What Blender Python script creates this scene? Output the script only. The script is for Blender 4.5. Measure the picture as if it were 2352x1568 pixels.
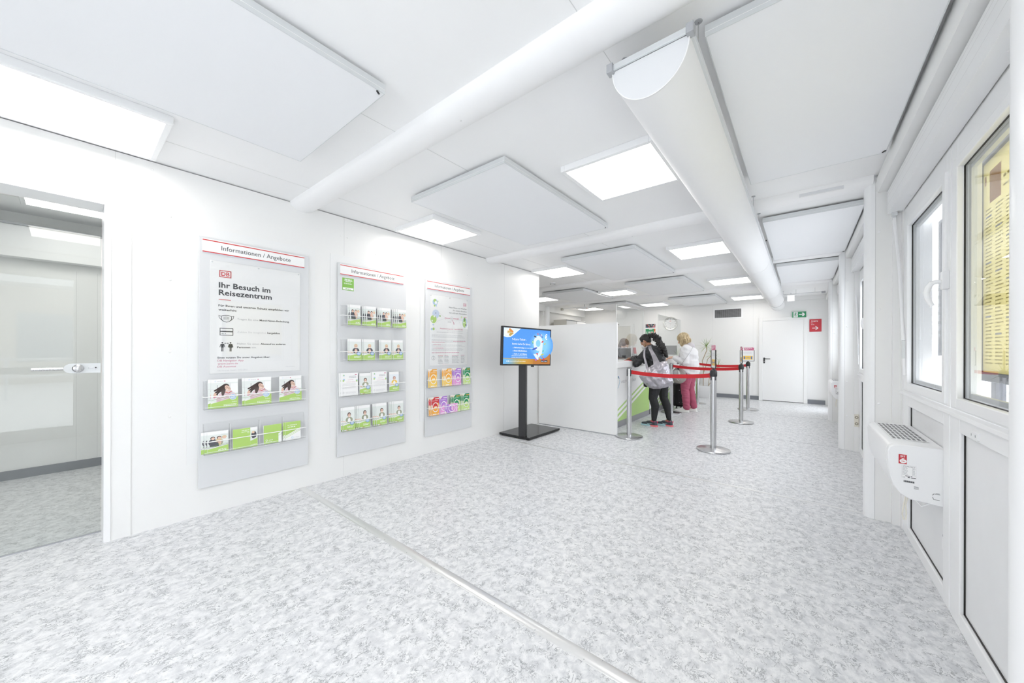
import bpy, bmesh, math, random
import numpy as np
from mathutils import Vector, Matrix
random.seed(7)
PI = math.pi
scene = bpy.context.scene
for o in list(bpy.data.objects):
    bpy.data.objects.remove(o)
COL = scene.collection

# ------------------------------------------------------------------ camera
F_PX, CX_PX, Y0_PX, ROLL, CAM_H = 825.3, 1176.0, 803.2, 0.003, 1.22
YAW = math.atan((1842.3 - CX_PX) / F_PX)
_R = Vector((math.cos(YAW), math.sin(YAW), 0)); _F = Vector((-math.sin(YAW), math.cos(YAW), 0)); _U = Vector((0, 0, 1))
cx_ = (_R + ROLL * _U).normalized(); cy_ = (_U - ROLL * _R).normalized(); cz_ = -_F
cam_data = bpy.data.cameras.new('camera'); cam = bpy.data.objects.new('camera', cam_data); COL.objects.link(cam)
cam.matrix_world = Matrix(((cx_.x, cy_.x, cz_.x, 0), (cx_.y, cy_.y, cz_.y, 0), (cx_.z, cy_.z, cz_.z, CAM_H), (0, 0, 0, 1)))
cam_data.sensor_fit = 'HORIZONTAL'; cam_data.sensor_width = 36.0
cam_data.lens = 36.0 * F_PX / 2352.0
cam_data.shift_x = 0.0
cam_data.shift_y = (Y0_PX - 784.0) / 2352.0
cam_data.clip_start = 0.02; cam_data.clip_end = 200
scene.camera = cam

# ------------------------------------------------------------------ light and exposure
W = bpy.data.worlds.new('overcast_sky'); scene.world = W; W.use_nodes = True
bg = W.node_tree.nodes['Background']
bg.inputs['Color'].default_value = (0.94, 0.965, 1.0, 1)
bg.inputs['Strength'].default_value = 4.0
LAMP_POWER = 4.7            # emission of the ceiling panels
scene.view_settings.view_transform = 'Standard'
scene.view_settings.look = 'None'
scene.view_settings.exposure = 0.55
scene.cycles.diffuse_bounces = 8; scene.cycles.max_bounces = 14; scene.cycles.transparent_max_bounces = 16
scene.view_settings.gamma = 1.0
scene.view_settings.use_curve_mapping = False

# ------------------------------------------------------------------ materials
MATS = {}
def mat(name, col=(.8, .8, .8), rough=.5, metal=0.0, emit=None, estr=1.0, spec=.5, coat=0.0, sheen=0.0, trans=0.0):
    if name in MATS: return MATS[name]
    m = bpy.data.materials.new(name); m.use_nodes = True
    b = m.node_tree.nodes['Principled BSDF']
    b.inputs['Base Color'].default_value = (*col, 1)
    b.inputs['Roughness'].default_value = rough
    b.inputs['Metallic'].default_value = metal
    b.inputs['Specular IOR Level'].default_value = spec
    b.inputs['Coat Weight'].default_value = coat
    b.inputs['Sheen Weight'].default_value = sheen
    if emit:
        b.inputs['Emission Color'].default_value = (*emit, 1); b.inputs['Emission Strength'].default_value = estr
    MATS[name] = m
    return m
def nodes(m): return m.node_tree.nodes, m.node_tree.links, m.node_tree.nodes['Principled BSDF']
def objcoord(m, scale=(1, 1, 1), world=False):
    n, l, b = nodes(m)
    tc = n.new('ShaderNodeNewGeometry') if world else n.new('ShaderNodeTexCoord')
    mp = n.new('ShaderNodeMapping'); mp.inputs['Scale'].default_value = scale
    l.new(tc.outputs['Position' if world else 'Object'], mp.inputs['Vector'])
    return mp.outputs['Vector']
def noise(m, vec, scale, detail=4, rough=.55, dist=0):
    n, l, b = nodes(m); t = n.new('ShaderNodeTexNoise')
    t.inputs['Scale'].default_value = scale; t.inputs['Detail'].default_value = detail
    t.inputs['Roughness'].default_value = rough; t.inputs['Distortion'].default_value = dist
    l.new(vec, t.inputs['Vector']); return t.outputs['Fac']
def ramp(m, fac, stops):
    n, l, b = nodes(m); r = n.new('ShaderNodeValToRGB'); l.new(fac, r.inputs['Fac'])
    e = r.color_ramp.elements
    while len(e) < len(stops): e.new(.5)
    for k, (p, c) in enumerate(stops):
        e[k].position = p; e[k].color = (*((c, c, c) if isinstance(c, (int, float)) else c), 1)
    return r.outputs['Color']
def math_(m, op, a, b_=None):
    n, l, b = nodes(m); t = n.new('ShaderNodeMath'); t.operation = op
    for k, x in enumerate((a, b_)):
        if x is None: continue
        if isinstance(x, (int, float)): t.inputs[k].default_value = x
        else: l.new(x, t.inputs[k])
    return t.outputs[0]
def mixc(m, fac, a, b_, mode='MIX'):
    n, l, b = nodes(m); t = n.new('ShaderNodeMix'); t.data_type = 'RGBA'; t.blend_type = mode
    if isinstance(fac, (int, float)): t.inputs[0].default_value = fac
    else: l.new(fac, t.inputs[0])
    for k, x in ((6, a), (7, b_)):
        if isinstance(x, tuple): t.inputs[k].default_value = (*x, 1)
        else: l.new(x, t.inputs[k])
    return t.outputs[2]
def bump(m, h, strength=.2, dist=.01):
    n, l, b = nodes(m); t = n.new('ShaderNodeBump'); t.inputs['Strength'].default_value = strength
    t.inputs['Distance'].default_value = dist; l.new(h, t.inputs['Height']); l.new(t.outputs[0], b.inputs['Normal'])

def make_floor(name, k=1.0):
    m = mat(name, rough=.34, spec=.4); n, l, b = nodes(m)
    v = objcoord(m, (1.0, 1.0, 1.0), True)
    vs = objcoord(m, (1.2, .92, 1), True)
    cloud = ramp(m, noise(m, vs, 26, 6, .62, .5), [(.36, (.60*k, .61*k, .63*k)), (.48, (.71*k, .72*k, .735*k)), (.60, (.82*k, .825*k, .835*k))])
    veins = noise(m, vs, 30, 8, .70, .9)
    d = math_(m, 'ABSOLUTE', math_(m, 'SUBTRACT', veins, .5))
    line = ramp(m, d, [(0.0, 1.0), (.014, .95), (.026, 0.0)])
    mask = ramp(m, noise(m, v, 15, 5, .65, .4), [(.46, 0.0), (.56, 1.0)])
    fac = mixc(m, 1.0, line, mask, 'MULTIPLY')
    fac2 = math_(m, 'MULTIPLY', fac, .85)
    speck = ramp(m, noise(m, v, 260, 2, .5), [(.45, 0.0), (.62, .25)])
    c1 = mixc(m, fac2, cloud, (.20*k, .21*k, .23*k))
    c2 = mixc(m, speck, c1, (.58*k, .59*k, .61*k))
    l.new(c2, b.inputs['Base Color'])
    bump(m, noise(m, v, 120, 3), .05, .002)
    return m
M_FLOOR = make_floor('vinyl_floor', .97)
WHITE = mat('white_paint', (.86, .86, .855), .42)
WALLW = mat('wall_panel_white', (.85, .85, .842), .38)
CEILW = mat('ceiling_panel_white', (.912, .912, .915), .5)
SEAM = mat('seam_grey', (.68, .68, .68), .6)
PVC = mat('white_pvc', (.88, .885, .893), .28)
PVC2 = mat('lower_panel_white', (.82, .825, .835), .35)
def tint_noise(m, col, amp=.03, scale=3):
    v = objcoord(m, (1, 1, 1), True); n, l, b = nodes(m)
    c = ramp(m, noise(m, v, scale, 3), [(.3, tuple(x*(1-amp) for x in col)), (.7, tuple(min(1, x*(1+amp*.4)) for x in col))])
    l.new(c, b.inputs['Base Color'])
tint_noise(WALLW, (.85, .85, .842), .012, 1.5); tint_noise(CEILW, (.912, .912, .915), .012, 1.2)
tint_noise(PVC2, (.82, .825, .835), .02, 5)
ALU = mat('aluminium_strip', (.80, .80, .80), .32, .85)
ALUM = mat('satin_aluminium', (.70, .72, .73), .42, .35)
HEATP = mat('heating_panel_grey_white', (.86, .868, .888), .55)
STEEL = mat('brushed_steel', (.60, .60, .61), .25, 1.0)
nS, lS, bS = nodes(STEEL); lS.new(ramp(STEEL, noise(STEEL, objcoord(STEEL, (300, 300, 4)), 1.0, 2), [(.3, .24), (.7, .30)]), bS.inputs['Roughness'])
BLACK = mat('black_plastic', (.02, .02, .022), .4)
BLACKG = mat('black_gloss', (.012, .012, .014), .08)
GASKET = mat('black_gasket', (.02, .018, .016), .5)
DGREY = mat('dark_grey_skirting', (.20, .21, .235), .5)
MGREY = mat('mid_grey', (.40, .41, .43), .5)
PLINTH = mat('plinth_grey', (.27, .27, .285), .4)
BOARD = mat('board_silver_grey', (.70, .71, .725), .45)
WHT = mat('print_white', (.90, .90, .90), .4)
RED = mat('print_red', (.62, .035, .04), .45)
INK = mat('print_ink', (.045, .048, .055), .5)
INKG = mat('print_grey', (.42, .42, .44), .5)
INKL = mat('print_light_grey', (.62, .62, .64), .5)
PINK = mat('print_magenta', (.62, .16, .28), .5)
GREEN = mat('print_green', (.44, .65, .17), .4)
GREEND = mat('print_dark_green', (.19, .42, .07), .4)
GREENS = mat('sign_green', (.03, .30, .12), .4)
BLUEL = mat('print_light_blue', (.42, .58, .78), .4)
BLUED = mat('print_blue', (.07, .18, .50), .4)
ORANGE = mat('print_orange', (.88, .42, .06), .4)
ORANGED = mat('print_dark_orange', (.70, .17, .05), .4)
YELL = mat('print_yellow', (.92, .62, .12), .4)
PURP = mat('print_purple', (.45, .22, .66), .4)
MAGE = mat('print_pink_purple', (.80, .35, .70), .4)
SKIN = mat('skin_light', (.72, .46, .35), .5)
SKINB = mat('skin_brown', (.40, .20, .12), .45)
HAIRD = mat('hair_black', (.012, .010, .010), .38)
HAIRB = mat('hair_brown', (.10, .045, .025), .45)
HAIRY = mat('hair_blond', (.55, .42, .24), .42)
CREAM = mat('cream_cabinet', (.70, .68, .62), .45)
SOCK = mat('cream_socket', (.78, .75, .66), .35)
BELT = mat('red_belt', (.60, .012, .02), .6)

def glass_mat(name, tint=(.97, .98, .98), rough=0.0, ior=1.45, haze=0.0, hazecol=(.9, .9, .9)):
    m = bpy.data.materials.new(name); m.use_nodes = True; n = m.node_tree.nodes; l = m.node_tree.links
    n.clear(); out = n.new('ShaderNodeOutputMaterial'); tr = n.new('ShaderNodeBsdfTransparent'); gl = n.new('ShaderNodeBsdfGlossy')
    tr.inputs['Color'].default_value = (*tint, 1); gl.inputs['Roughness'].default_value = rough
    fr = n.new('ShaderNodeFresnel'); ge = n.new('ShaderNodeNewGeometry'); mr = n.new('ShaderNodeMapRange')
    mr.inputs['To Min'].default_value = ior; mr.inputs['To Max'].default_value = 1/ior     # same Fresnel on both faces of the thin sheet
    l.new(ge.outputs['Backfacing'], mr.inputs['Value']); l.new(mr.outputs[0], fr.inputs['IOR'])
    mx = n.new('ShaderNodeMixShader'); l.new(fr.outputs[0], mx.inputs[0]); l.new(tr.outputs[0], mx.inputs[1]); l.new(gl.outputs[0], mx.inputs[2])
    last = mx
    if haze:
        df = n.new('ShaderNodeBsdfDiffuse'); df.inputs['Color'].default_value = (*hazecol, 1)
        m2 = n.new('ShaderNodeMixShader'); m2.inputs[0].default_value = haze
        l.new(mx.outputs[0], m2.inputs[1]); l.new(df.outputs[0], m2.inputs[2]); last = m2
    l.new(last.outputs[0], out.inputs['Surface']); MATS[name] = m; return m
GLASS = glass_mat('window_glass', (.96, .97, .98))
DGLASS = glass_mat('door_glass', (.92, .94, .935), 0.0, 1.55)
ACRY = glass_mat('clear_acrylic', (.996, .997, .997), .02, 1.32, .02)
COVER = glass_mat('poster_cover', (.99, .992, .992), 0.0, 1.42)
PLEX = glass_mat('screen_acrylic', (.97, .98, .975), 0.0, 1.5, .03)
ACRE = mat('acrylic_edge', (.88, .90, .90), .25)
FROST = mat('translucent_back_sheet', (.84, .845, .845), .35)

def paper_mat(name, col, tl=.5):
    """thin paper that lets daylight through"""
    m = bpy.data.materials.new(name); m.use_nodes = True; n = m.node_tree.nodes; l = m.node_tree.links; n.clear()
    out = n.new('ShaderNodeOutputMaterial'); d = n.new('ShaderNodeBsdfDiffuse'); t = n.new('ShaderNodeBsdfTranslucent'); mx = n.new('ShaderNodeMixShader')
    d.inputs['Color'].default_value = (*col, 1); t.inputs['Color'].default_value = (*col, 1); mx.inputs[0].default_value = tl
    l.new(d.outputs[0], mx.inputs[1]); l.new(t.outputs[0], mx.inputs[2]); l.new(mx.outputs[0], out.inputs['Surface']); MATS[name] = m; return m
def lamp_mat(name, col):
    return mat(name, (.9, .9, .9), .5, emit=col, estr=LAMP_POWER)
LAMP = lamp_mat('lamp_diffuser', (1.0, .965, .915))

# ------------------------------------------------------------------ mesh builder
class MB:
    def __init__(s): s.v = []; s.f = []; s.fm = []; s.sm = []; s.mats = []
    def mi(s, m):
        if m not in s.mats: s.mats.append(m)
        return s.mats.index(m)
    def add(s, vs, fs, m, smooth=False):
        o = len(s.v); s.v += [tuple(map(float, p)) for p in vs]; k = s.mi(m)
        for f in fs: s.f.append(tuple(i + o for i in f)); s.fm.append(k); s.sm.append(smooth)
        return s
    def box(s, a, b, m):
        x0, y0, z0 = (min(a[i], b[i]) for i in range(3)); x1, y1, z1 = (max(a[i], b[i]) for i in range(3))
        return s.add([(x0,y0,z0),(x1,y0,z0),(x1,y1,z0),(x0,y1,z0),(x0,y0,z1),(x1,y0,z1),(x1,y1,z1),(x0,y1,z1)],
                     [(0,3,2,1),(4,5,6,7),(0,1,5,4),(1,2,6,5),(2,3,7,6),(3,0,4,7)], m)
    def obox(s, c, ex, ey, ez, m):
        c = Vector(c); ex = Vector(ex); ey = Vector(ey); ez = Vector(ez); vs = []
        for k in (-1, 1):
            for i, j in ((-1,-1),(1,-1),(1,1),(-1,1)): vs.append(c + i*ex + j*ey + k*ez)
        return s.add(vs, [(0,3,2,1),(4,5,6,7),(0,1,5,4),(1,2,6,5),(2,3,7,6),(3,0,4,7)], m)
    def prism(s, prof, to3, a, b, m, smooth=False):
        n = len(prof); vs = [to3(p[0], p[1], a) for p in prof] + [to3(p[0], p[1], b) for p in prof]
        s.add(vs, [(i, (i+1) % n, n+(i+1) % n, n+i) for i in range(n)], m, smooth)
        s.add(vs[:n], [tuple(range(n))[::-1]], m); s.add(vs[n:], [tuple(range(n))], m); return s
    def cyl(s, p0, p1, r0, m, r1=None, n=20, caps=True, smooth=True):
        p0 = Vector(p0); p1 = Vector(p1); r1 = r0 if r1 is None else r1
        d = (p1 - p0).normalized(); a = d.orthogonal().normalized(); b = d.cross(a); vs = []
        for p, r in ((p0, r0), (p1, r1)):
            for i in range(n):
                t = 2*PI*i/n; vs.append(p + r*(math.cos(t)*a + math.sin(t)*b))
        s.add(vs, [(i, (i+1) % n, n+(i+1) % n, n+i) for i in range(n)], m, smooth)
        if caps: s.add(vs[:n], [tuple(range(n))[::-1]], m); s.add(vs[n:], [tuple(range(n))], m)
        return s
    def lathe(s, c, prof, m, n=32, smooth=True):
        vs = []; k = len(prof)
        for i in range(n):
            t = 2*PI*i/n
            for r, z in prof: vs.append((c[0] + r*math.cos(t), c[1] + r*math.sin(t), c[2] + z))
        fs = [(i*k+j, ((i+1) % n)*k+j, ((i+1) % n)*k+j+1, i*k+j+1) for i in range(n) for j in range(k-1)]
        return s.add(vs, fs, m, smooth)
    def tube(s, pts, r, m, n=8, flat=None, closed=False):
        pts = [Vector(p) for p in pts]; k = len(pts); vs = []; up = Vector((0, 0, 1)); a = None
        for i, p in enumerate(pts):
            t = (pts[min(i+1, k-1)] - pts[max(i-1, 0)]).normalized()
            if a is None: a = t.cross(up) if abs(t.dot(up)) < .95 else t.cross(Vector((1, 0, 0)))
            a = (a - t*a.dot(t)).normalized(); b = t.cross(a)
            rr = r[i] if isinstance(r, (list, tuple)) else r
            for j in range(n):
                th = 2*PI*j/n; fb = 1 if flat is None else flat
                vs.append(p + rr*(math.cos(th)*a + fb*math.sin(th)*b))
        fs = [(i*n+j, i*n+(j+1) % n, (i+1)*n+(j+1) % n, (i+1)*n+j) for i in range(k-1) for j in range(n)]
        s.add(vs, fs, m, True); s.add(vs[:n], [tuple(range(n))[::-1]], m); s.add(vs[-n:], [tuple(range(n))], m); return s
    def sphere(s, c, r, m, n=16, k=10, rot=None):
        if isinstance(r, (int, float)): r = (r, r, r)
        vs = []; c = Vector(c)
        for i in range(k+1):
            ph = PI*i/k
            for j in range(n):
                th = 2*PI*j/n; p = Vector((r[0]*math.sin(ph)*math.cos(th), r[1]*math.sin(ph)*math.sin(th), r[2]*math.cos(ph)))
                vs.append(c + (rot @ p if rot else p))
        fs = []
        for i in range(k):
            for j in range(n):
                q = (i*n+j, (i+1)*n+j, (i+1)*n+(j+1) % n, i*n+(j+1) % n)
                fs.append(q)
        return s.add(vs, fs, m, True)
    def mesh(s, name, origin=(0, 0, 0), weld=False):
        me = bpy.data.meshes.new(name); O = Vector(origin)
        me.from_pydata([tuple(Vector(p) - O) for p in s.v], [], s.f)
        for m in s.mats: me.materials.append(m)
        me.polygons.foreach_set('material_index', s.fm)
        bm = bmesh.new(); bm.from_mesh(me)
        if weld: bmesh.ops.remove_doubles(bm, verts=bm.verts, dist=1e-6)
        bm.normal_update(); bm.to_mesh(me); bm.free()
        return me
    def build(s, name, parent=None, bevel=0, flatten=False, origin=None, smooth_angle=35, recalc=True, weld=False):
        if parent is not None: O = wloc(parent)
        elif origin is not None: O = Vector(origin)
        else:
            a = np.array(s.v); O = Vector(((a[:, 0].min()+a[:, 0].max())/2, (a[:, 1].min()+a[:, 1].max())/2, a[:, 2].min()))
        me = s.mesh(name, O, weld)
        bm = bmesh.new(); bm.from_mesh(me)
        if recalc: bmesh.ops.recalc_face_normals(bm, faces=bm.faces)
        smooth = any(s.sm)
        if smooth:
            for f in bm.faces: f.smooth = True
            for e in bm.edges:
                if len(e.link_faces) == 2 and e.calc_face_angle(0) > math.radians(smooth_angle): e.smooth = False
        bm.to_mesh(me); bm.free()
        o = bpy.data.objects.new(name, me); COL.objects.link(o)
        if parent is not None: o.parent = parent
        else: o.location = O
        o['_o'] = [float(x) for x in O]
        if bevel:
            md = o.modifiers.new('bevel', 'BEVEL'); md.width = bevel; md.segments = 2; md.limit_method = 'ANGLE'
        return o
_W = {}
def wloc(o): return Vector(o['_o'])
def tag(o, label=None, cat=None, group=None, kind=None):
    if label: o['label'] = label
    if cat: o['category'] = cat
    if group: o['group'] = group
    if kind: o['kind'] = kind
    return o
def thing(name, loc, label, cat, group=None):
    o = bpy.data.objects.new(name, None); COL.objects.link(o); o.location = loc; o.empty_display_size = .1
    o['_o'] = [float(x) for x in loc]
    return tag(o, label, cat, group)
def dup(root, delta, label=None, group=None):
    def cp(o, par):
        c = o.copy(); COL.objects.link(c)
        if par is not None: c.parent = par
        for ch in [x for x in KIDS.get(o.name, [])]: cp(ch, c)
        return c
    KIDS = {}
    for x in COL.objects:
        if x.parent: KIDS.setdefault(x.parent.name, []).append(x)
    r = cp(root, None); r.location = Vector(root.location) + Vector(delta)
    r['_o'] = [float(x) for x in (Vector(root['_o']) + Vector(delta))]
    if label: r['label'] = label
    if group: r['group'] = group
    return r
def struct(o, label=None): return tag(o, label, kind='structure')

# ------------------------------------------------------------------ 2D art on planes
_TC = {}
def text_mesh(st, bold=False):
    key = (st, bold)
    if key in _TC: return _TC[key]
    cu = bpy.data.curves.new('t', 'FONT'); cu.body = st; cu.size = 1.0; cu.resolution_u = 2
    if bold: cu.offset = .022
    o = bpy.data.objects.new('t', cu); COL.objects.link(o)
    dg = bpy.context.evaluated_depsgraph_get(); dg.update(); me = bpy.data.meshes.new_from_object(o.evaluated_get(dg))
    vs = [(v.co.x, v.co.y) for v in me.vertices]; fs = [tuple(p.vertices) for p in me.polygons]
    bpy.data.objects.remove(o); bpy.data.curves.remove(cu); bpy.data.meshes.remove(me)
    if not vs: vs = [(0, 0)]
    x0 = min(v[0] for v in vs); x1 = max(v[0] for v in vs)
    vs = [(v[0]-x0, v[1]) for v in vs]
    _TC[key] = (vs, fs, x1-x0); return _TC[key]
class Art:
    """draws flat prints on a plane; layers step outwards by 0.4 mm"""
    def __init__(s, mb, O, U, V, step=.0004):
        s.mb = mb; s.O = Vector(O); s.U = Vector(U); s.V = Vector(V); s.N = s.U.cross(s.V).normalized(); s.step = step
    def p(s, u, v, L): return s.O + s.U*u + s.V*v + s.N*(s.step*L)
    def poly(s, pts, m, L=1): s.mb.add([s.p(u, v, L) for u, v in pts], [tuple(range(len(pts)))], m)
    def rect(s, u0, v0, u1, v1, m, L=1): s.poly([(u0, v0), (u1, v0), (u1, v1), (u0, v1)], m, L)
    def disc(s, u, v, r, m, L=1, n=20, ry=None, rot=0, a0=0, a1=2*PI):
        ry = r if ry is None else ry; pts = []
        for i in range(n + (0 if a1-a0 > 6.28 else 1)):
            t = a0 + (a1-a0)*i/n; x, y = r*math.cos(t), ry*math.sin(t)
            pts.append((u + x*math.cos(rot) - y*math.sin(rot), v + x*math.sin(rot) + y*math.cos(rot)))
        s.poly(pts, m, L)
    def ring(s, u, v, r, w, m, L=1, n=24, ry=None, a0=0, a1=2*PI):
        ry = r if ry is None else ry; k = ry/r; vs = []
        for i in range(n+1):
            t = a0+(a1-a0)*i/n
            vs.append(s.p(u+r*math.cos(t), v+ry*math.sin(t), L)); vs.append(s.p(u+(r-w)*math.cos(t), v+(r-w)*k*math.sin(t), L))
        s.mb.add(vs, [(2*i, 2*i+2, 2*i+3, 2*i+1) for i in range(n)], m)
    def line(s, pts, w, m, L=1):
        for (u0, v0), (u1, v1) in zip(pts[:-1], pts[1:]):
            d = math.hypot(u1-u0, v1-v0) or 1; a, b = -(v1-v0)/d*w/2, (u1-u0)/d*w/2
            s.poly([(u0-a, v0-b), (u1-a, v1-b), (u1+a, v1+b), (u0+a, v0+b)], m, L)
    def text(s, u, v, st, h, m, L=1, align='l', width=None, bold=False, rot=0):
        vs, fs, w = text_mesh(st, bold); sy = h/.70; sx = sy if width is None else width/w
        W_ = w*sx; off = {'l': 0, 'c': -W_/2, 'r': -W_}[align]; c, d = math.cos(rot), math.sin(rot)
        q = []
        for x, y in vs:
            X, Y = x*sx+off, y*sy; q.append(s.p(u + X*c - Y*d, v + X*d + Y*c, L))
        s.mb.add(q, fs, m)
    def bars(s, u0, u1, v, n, h, gap, m, L=1, ragged=.25, seed=0):
        rr = random.Random(seed)
        for i in range(n):
            e = u1 - (u1-u0)*ragged*rr.random()
            x = u0; y = v - i*(h+gap)
            while x < e:
                w = h*(1.2+3.5*rr.random()); s.rect(x, y, min(e, x+w), y+h*.75, m, L); x += w + h*.6
YP = ((0, 1, 0), (0, 0, 1))      # faces +X
XP = ((1, 0, 0), (0, 0, 1))      # faces -Y
YM = ((0, -1, 0), (0, 0, 1))     # faces -X
def db_logo(A, u, v, h, L=1, m=None):
    m = m or RED; w = h*1.4
    A.ring(u+w/2, v+h/2, w/2, h*.09, m, L, 4) if False else None
    t = h*.1
    A.rect(u, v, u+w, v+t, m, L); A.rect(u, v+h-t, u+w, v+h, m, L); A.rect(u, v, u+t, v+h, m, L); A.rect(u+w-t, v, u+w, v+h, m, L)
    A.text(u+w/2, v+h*.22, 'DB', h*.56, m, L+1, 'c', width=w*.68, bold=True)

XW = -3.42; ZC = 2.49; STR = [1.30, 3.75, 6.12, 8.45]; YB = 10.75; XR = .55; XO = -5.72; YF = -3.5

# ================================================================== the setting
b = MB(); b.box((XO-.1, YF-.1, -.12), (XR+.12, YB+.15, 0), M_FLOOR); struct(b.build('floor', origin=(0, 0, 0)), 'mottled light grey vinyl floor')
b = MB(); b.box((XO-.1, YF-.1, ZC), (XR+.12, YB+.15, ZC+.14), CEILW)
for x in (-.66, -1.85, -3.03, -4.22):
    for y0, y1 in ((-1.0, 1.2), (1.4, 3.65), (3.85, 6.02), (6.22, 8.35), (8.55, 10.7)):
        b.box((x-.0015, y0, ZC-.0012), (x+.0015, y1, ZC), SEAM)
struct(b.build('ceiling', origin=(0, 0, ZC)), 'white panelled ceiling')

# left partition wall with door opening
WT = .24
b = MB()
b.box((XW-WT, .15, 0), (XW, 4.95, 2.482), WALLW)
b.box((XW-WT, -1.0, 2.135), (XW, .15, 2.482), WALLW)
b.box((XW-WT, -3.5, 0), (XW, -1.0, 2.482), WALLW)
b.box((XW-WT+.02, -3.5, 2.482), (XW-.02, 4.93, ZC), GASKET)
for y, z0, z1 in ((1.668, .01, 2.48), (.192, 2.215, 2.48), (2.86, 2.1, 2.48), (4.05, .01, 2.48)):
    b.box((XW, y-.001, z0), (XW+.0012, y+.001, z1), SEAM)
b.box((XW, -1.0, 2.207), (XW+.0012, .264, 2.209), SEAM)
for y, z in ((.205, 2.33), (.235, 2.33), (.205, 2.17), (.1, 2.175), (.236, 1.98), (.236, 1.36), (.236, .78), (.236, .22), (.45, 2.14), (.45, 1.70), (.45, 1.2), (.45, .75), (1.64, 2.3), (1.70, 2.3), (3.3, 2.2), (.36, 2.43), (2.0, 2.2)):
    b.lathe((0, 0, 0), [(0, 0)], WALLW, 3) if False else b.sphere((XW, y, z), (.0035, .009, .009), WALLW, 10, 6)
struct(b.build('wall_left', origin=(XW, 0, 0)), 'white panelled wall that carries the brochure boards')
# door casing
b = MB()
b.box((XW-.21, .146, 0), (XW+.012, .175, 2.16), PVC); b.box((XW-.001, .1755, 0), (XW+.006, .264, 2.205), WALLW)
b.box((XW-.21, -1.0, 2.125), (XW+.012, .1455, 2.16), PVC); b.box((XW-.001, -1.0, 2.1605), (XW+.006, .175, 2.205), WALLW)
b.box((XW-.21, -1.03, 0), (XW+.012, -1.0, 2.16), PVC)
struct(b.build('trim_1'), 'white casing around the glass door')
# anteroom behind the glass door, office behind
b = MB(); b.box((XO-.1, YF-.1, 0), (XO, YB+.15, ZC), WALLW)
for y in (.06, -.55, .2): b.box((XO, y-.0015, .1), (XO+.001, y+.0015, 2.0), SEAM)
struct(b.build('wall_outer', origin=(XO, 0, 0)), 'white far wall behind the glass door and the office')
b = MB(); b.box((XO, 1.25, 0), (XW-WT, 1.35, ZC), WALLW); struct(b.build('wall_inner', origin=(XO, 1.3, 0)))
b = MB(); b.box((XO, YF-.1, 0), (-3.2, YF, ZC), WALLW); b.box((.35, YF-.1, 0), (XR+.12, YF, ZC), WALLW); b.box((-3.2, YF-.1, 0), (.35, YF, .25), WALLW); b.box((-3.2, YF-.1, 2.25), (.35, YF, ZC), WALLW); b.box((-3.2, YF-.1, .25), (-2.0, YF, 2.25), WALLW)
struct(b.build('wall_front', origin=(0, YF, 0)), 'white wall behind the camera, open for the added glazing')
w = thing('window_30', (-1.4, YF, .25), None, None); tag(w, 'unseen white framed glazing added behind the camera for daylight', None, None, 'structure')  # unseen glazing added to bring in daylight from behind the camera
b = MB()
for x in (-2.0, -.86, .28): b.box((x, YF-.08, .25), (x+.07, YF-.01, 2.25), PVC)
b.box((-2.0, YF-.08, .25), (.35, YF-.01, .32), PVC); b.box((-2.0, YF-.08, 2.18), (.35, YF-.01, 2.25), PVC); b.box((-2.0, YF-.08, .92), (.35, YF-.01, .98), PVC); b.build('frame', w)
b = MB(); b.box((-1.95, YF-.05, .3), (.3, YF-.045, 2.2), GLASS); b.build('pane', w)
b = MB(); b.box((XO, -3.5, 0), (XO+.012, 1.25, .085), DGREY); struct(b.build('baseboard_outer'))
b = MB(); b.box((XO, -1.0, 2.06), (XO+.13, 1.2, 2.35), PVC); b.box((XO, -3.5, 2.35), (XO+.16, 1.25, 2.37), MGREY)
struct(b.build('trim_2', bevel=.004), 'white roller blind casing in the room behind the glass door')
# back wall
b = MB(); b.box((XO-.1, YB, 0), (XR+.12, YB+.12, ZC), WALLW)
for x in (-3.03, -1.85, -.95, -4.2): b.box((x-.0015, YB-.001, .1), (x+.0015, YB, 2.42), SEAM)
b.box((XO, YB-.035, 2.40), (XR, YB, ZC), WALLW)
struct(b.build('wall_back', origin=(0, YB, 0)), 'white back wall with door and grille')
b = MB(); b.box((-2.1, YB-.012, 0), (-.83, YB, .10), DGREY); b.box((-2.1, YB-.016, .092), (-.83, YB, .1), MGREY); struct(b.build('baseboard_back'))
b = MB(); b.box((.10, YB-.012, 0), (.41, YB, .10), DGREY); b.box((.1, YB-.016, .092), (.41, YB, .1), MGREY); struct(b.build('baseboard_back_right'))

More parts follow.
